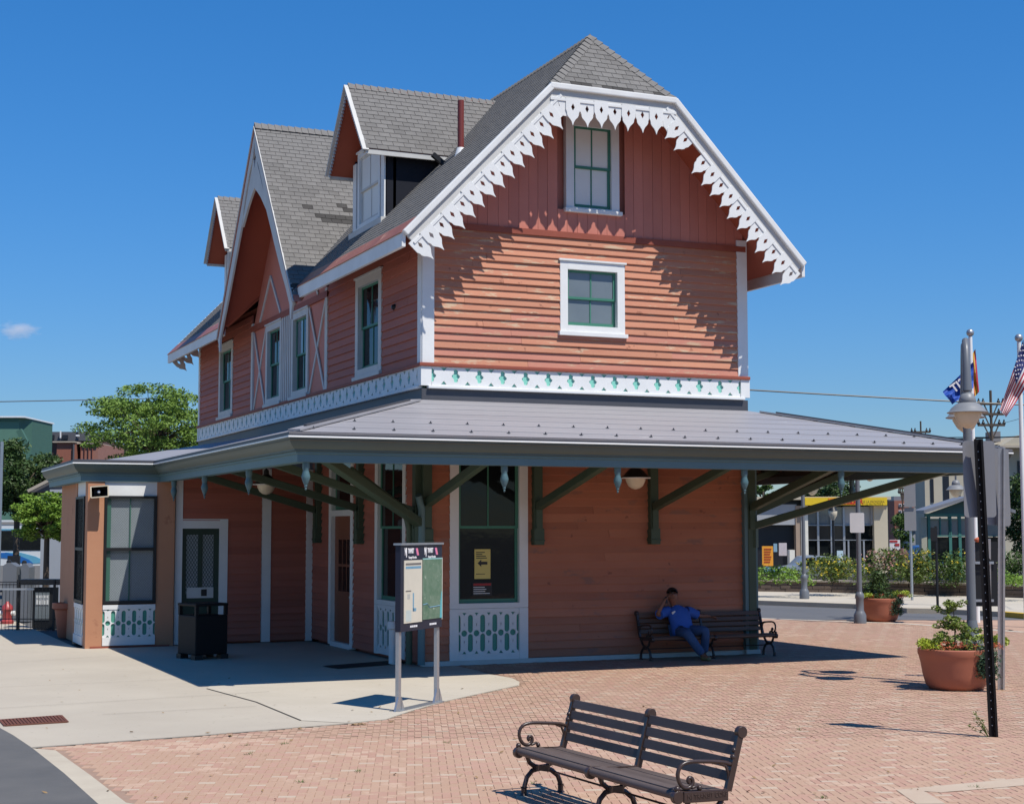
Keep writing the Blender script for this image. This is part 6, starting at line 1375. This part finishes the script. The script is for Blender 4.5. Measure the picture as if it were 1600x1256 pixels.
# ================================================================== left background
dG = 100; GB = thing('green_tower', 'flat-topped green corrugated tower above the trees at the left edge', 'building', anchor(10, dG)); M_gt = mat('green_corrugated', (.10, .21, .15), .7, nscale=1.5, namt=.6); M_gtd = mat('green_dark', (.06, .14, .10), .7)
part('wall', dG, -70, 30, 652, 900, M_gt, GB, -6, 0, -1); p4 = [uz(*q, dG) for q in ((30, 652), (39, 656), (39, 900), (30, 900))]; 
a = Fb(dG).p(uz(30, 652, dG)[0], 0); MB().hexa([Fb(dG).p(uz(30, 652, dG)[0], -1, 0), Fb(dG).p(uz(39, 652, dG)[0], -1, -1.5), Fb(dG).p(uz(39, 652, dG)[0], -1, -6), Fb(dG).p(uz(30, 652, dG)[0], -1, -6), Fb(dG).p(uz(30, 652, dG)[0], uz(30, 652, dG)[1], 0), Fb(dG).p(uz(39, 652, dG)[0], uz(39, 653, dG)[1], -1.5), Fb(dG).p(uz(39, 652, dG)[0], uz(39, 653, dG)[1], -6), Fb(dG).p(uz(30, 652, dG)[0], uz(30, 652, dG)[1], -6)]).build('wall', M_gtd, GB)
part('roof', dG, -72, 40.5, 650.5, 653, M_drip, GB, -6.2, .3); part('band', dG, -71, 30, 653, 658, M_gtd, GB, -.2, .08); MB().bar(PU(30, 672, dG-1), PU(42, 695, dG-1), .35, .35).build('chute', M_gtd, GB)
dL = 125; BR = thing('brick_works', 'long brick building with grey roof and square skylights behind the trees', 'building', anchor(95, dL)); part('wall', dL, 30, 150, 685, 900, mat('dark_brick', (.10, .05, .04), .85), BR, -14, 0, -1); r_ = [uz(*q, dL) for q in ((40, 675), (146, 675), (147, 689), (34, 689))]; MB().plate(Fb(dL), r_, -6, .4).build('roof', M_slate, BR)
for x in (43, 57, 79, 100): part('skylight', dL, x, x+8.5, 680, 686.5, M_dark, BR, .3, .55)
for x in (67, 97): part('vent', dL, x, x+1.6, 674, 685, M_drip, BR, .5, .7)
part('vent', dL, 76, 77.5, 677, 685, M_drip, BR, .5, .7); part('vent', dL, 124, 125, 667, 680, M_black, BR, .5, .6); part('vent', dL, 122.5, 127, 680, 682.5, M_drip, BR, .5, .8)
BA = thing('brick_annex', 'red brick annex with pale coping beside the leafy tree', 'building', anchor(115, 112)); part('wall', 112, 84, 117, 691, 900, M_bricka, BA, -8, 0, -1); part('wall', 112, 117, 150, 692, 900, mat('pale_brick', (.32, .15, .11), .85, nscale=3, namt=.6), BA, -8, -.6, -1); part('coping', 112, 83, 118, 689.5, 691.5, M_stonecap, BA, -8, .2); part('coping', 112, 117, 150, 691, 693, M_stonecap, BA, -8, -.4); part('downpipe', 112, 114.5, 116.5, 694, 725, M_slate, BA, 0, .2)
for x in (122, 128, 134, 140): part('pilaster', 112, x, x+1.5, 694, 760, M_bricka, BA, -.6, -.45)
HS = thing('gable_house', 'grey house with sloping white-edged roof behind the young tree', 'building', anchor(95, 66)); part('wall', 66, 62, 118, 772, 900, M_fasc, HS, -5, 0, -1)
for a_, b_ in (((44, 767), (110, 735)),): r_ = [uz(*q, 66) for q in ((44, 766), (108, 733), (118, 733), (118, 765), (50, 769))]; MB().plate(Fb(66), r_, -5.5, .3).build('roof', M_slate, HS); MB().bar(PU(44, 767, 65.5), PU(109, 734, 65.5), .16, .12).build('rake_board', M_stonecap, HS)
for x in (78, 90, 103): part('window', 66, x, x+6, 782, 800, M_glass, HS, 0, .06)
part('porch_beam', 66, 84, 118, 765, 770, M_fasc, HS, .2, .6)
# bus
dU = 84; BU = thing('bus', 'white coach with blue wave stripes passing behind the platform fence', 'bus', anchor(40, dU)); zb = -.9; M_bus = mat('bus_white', (.66, .67, .66), .35, nscale=.3, namt=.2); M_busl = mat('bus_lower', (.36, .33, .30), .4, metal=.3); M_w1 = mat('wave_blue', (.02, .14, .42), .4); M_w2 = mat('wave_light', (.13, .38, .52), .4)
part('body', dU, -160, 130, 812, 916, M_bus, BU, -2.5, 0, zb+.5)
part('roof_stripe', dU, -160, 130, 815, 820, M_busl, BU, 0, .02); part('window_band', dU, -160, 130, 829, 860, M_glass, BU, 0, .02)
for x in (14, 24, 48, 73, 100): part('pillar', dU, x, x+1.2, 829, 860, M_black, BU, .02, .03)
part('roof_stripe', dU, -160, 130, 826, 828.5, M_w2, BU, 0, .02); part('skirt', dU, -160, 130, 883, 906, M_busl, BU, 0, .03, zb+.35)
w1 = [uz(*q, dU) for q in ((-40, 864), (10, 863), (28, 867), (45, 874), (52, 880), (36, 880), (12, 872), (-40, 868))]; MB().plate(Fb(dU), w1, 0, .025).build('stripe', M_w1, BU)
w2 = [uz(*q, dU) for q in ((8, 862.5), (32, 863), (55, 869), (78, 879), (50, 880), (30, 868))]; MB().plate(Fb(dU), w2, 0, .02).build('stripe', M_w2, BU)
w3 = [uz(*q, dU) for q in ((85, 872), (92, 871), (104, 874), (112, 879), (100, 877), (92, 875), (88, 880), (85, 878))]; MB().plate(Fb(dU), w3, 0, .025).build('stripe', M_w1, BU)
for x in (20, 105): MB().lathe([(.5, 0), (.5, .06)], PU(x, 905, dU-.02), 20, -fwd2).build('wheel', M_black, BU)
tag(part('pole', 70, -1, .6, 690, 900, M_galv, None, -.1, 0, -.5), 'thin white pole at the very left edge', 'pole')
# platform fence, cabinets, pot
dfn = 37.5; FN = thing('railing', 'black iron railing along the platform at the left', 'railing', anchor(55, dfn))
for y in (909, 913): part('rail', dfn, -60, 112, y-.8, y+.8, M_black, FN, -.04, 0)
part('rail', dfn, -60, 112, 966, 967.5, M_black, FN, -.04, 0)
for k in range(30): x = -55+k*5.7; part('baluster', dfn, x, x+1.3, 911, 970, M_black, FN, -.03, 0, .0)
for x in (26, 82): part('post', dfn, x, x+4, 905, 970, M_black, FN, -.08, .02, .0)
part('handrail', dfn, -60, 55, 918.5, 921.5, M_galv, FN, .05, .1)
for x0, x1, y0, lab in ((0, 26, 885, 'squat dark utility cabinet left of the pair behind the railing'), (29, 45, 886, 'narrow dark utility cabinet right of the pair behind the railing')):
    t = thing('utility_cabinet', lab, 'cabinet', anchor((x0+x1)/2, 41), group='cabinets behind the railing'); part('body', 41, x0+2, x1, y0, 970, M_pole, t, -.5, 0, 0)
    a = [uz(*q, 41) for q in ((x0+2, y0), (x1, y0), ((x0+x1)/2+3, y0-6), ((x0+x1)/2-2, y0-6))]; MB().plate(Fb(41), a, -.45, -.02).build('cap', M_pole, t); MB().sphere(PU((x0+x1)/2+1, y0-7, 41.2), .07, 8, 6).build('knob', M_black, t)
tag(part('display_board', 42, 11, 30, 868, 885, M_black, None, -.1, 0), 'black board standing between the two utility cabinets', 'board'); part('post', 42, 20, 22, 885, 970, M_black, COL.objects[-1], -.08, -.02, 0)
KB = thing('sign_case', 'glazed black notice case with white printed panel behind the railing', 'notice case', anchor(65, 38.2)); part('case', 38.2, 50, 84, 918, 972, M_black, KB, -.4, 0, 0); part('glass', 38.2, 54, 78, 925, 968, M_greyglass, KB, 0, .02)
part('panel', 38.2, 56, 77, 929, 945, M_fasc, KB, .02, .03)
for k in range(5): part('print', 38.2, 57+k*4, 59.6+k*4, 930.5, 934, M_paper, KB, .03, .035); part('print', 38.2, 57+k*4, 59.8+k*4, 937+(k % 2), 944, M_paper, KB, .03, .035)
part('counter', 38.2, 28, 110, 905, 913, M_black, KB, -.5, .1)
HY = thing('fire_hydrant', 'small red and white hydrant behind the railing at the far left', 'hydrant', anchor(15, 40)); h_ = MB().lathe([(.16, 0), (.17, .08), (.12, .12), (.12, .34), (.15, .38), (.13, .46), (.05, .54), (.03, .58)], HY.location, 14); h_.build('body', mat('hydrant_red', (.35, .05, .05), .4), HY, smooth=40); MB().lathe([(.06, -.2), (.06, .2)], Vector(HY.location)+Z*.28, 10, rt2).build('outlet', M_paper, HY, smooth=40)
g_ = onz(104, 996); PT = thing('flower_pot', 'plain tall terracotta pot beside the orange bay corner', 'pot', tuple(g_)); local('pot', MB().lathe([(.17, 0), (.20, .05), (.27, .62), (.33, .66), (.33, .78), (.29, .78), (.25, .6)], n=24), M_terra, PT, smooth=40); local('soil', MB().lathe([(.26, .66), (.01, .68)], n=16), M_soil, PT)
# cloud
cl = MB(); cp = PU(28, 516, 900); 
cl.sphere((0, 0, 0), 1., 16, 10); co = cl.build('cloud', None if False else M_white, None, smooth=180); co.matrix_basis = Matrix.Translation(cp) @ Matrix.Rotation(-YAW, 4, 'Z') @ Matrix.Diagonal((15, 10, 6.5, 1)); co['kind'] = 'structure'
vm_ = bpy.data.materials.new('cloud_vapour'); vm_.use_nodes = True; N = vm_.node_tree.nodes; K = vm_.node_tree.links; N.remove(N['Principled BSDF']); pv = N.new('ShaderNodeVolumePrincipled'); pv.inputs['Color'].default_value = (.98, .98, 1, 1); pv.inputs['Anisotropy'].default_value = .2
tc = N.new('ShaderNodeTexCoord'); nz = N.new('ShaderNodeTexNoise'); nz.inputs['Scale'].default_value = 2.2; nz.inputs['Detail'].default_value = 4; K.new(tc.outputs['Object'], nz.inputs['Vector']); ln = N.new('ShaderNodeVectorMath'); ln.operation = 'LENGTH'; K.new(tc.outputs['Object'], ln.inputs[0])
s1_ = N.new('ShaderNodeMath'); s1_.operation = 'SUBTRACT'; K.new(nz.outputs[0], s1_.inputs[0]); s2_ = N.new('ShaderNodeMath'); s2_.operation = 'MULTIPLY'; s2_.inputs[1].default_value = .62; K.new(ln.outputs['Value'], s2_.inputs[0]); K.new(s2_.outputs[0], s1_.inputs[1])
s3_ = N.new('ShaderNodeMath'); s3_.operation = 'MULTIPLY'; s3_.inputs[1].default_value = .28; s3_.use_clamp = True; K.new(s1_.outputs[0], s3_.inputs[0]); K.new(s3_.outputs[0], pv.inputs['Density']); K.new(pv.outputs[0], N['Material Output'].inputs['Volume'])
co.data.materials.clear(); co.data.materials.append(vm_)
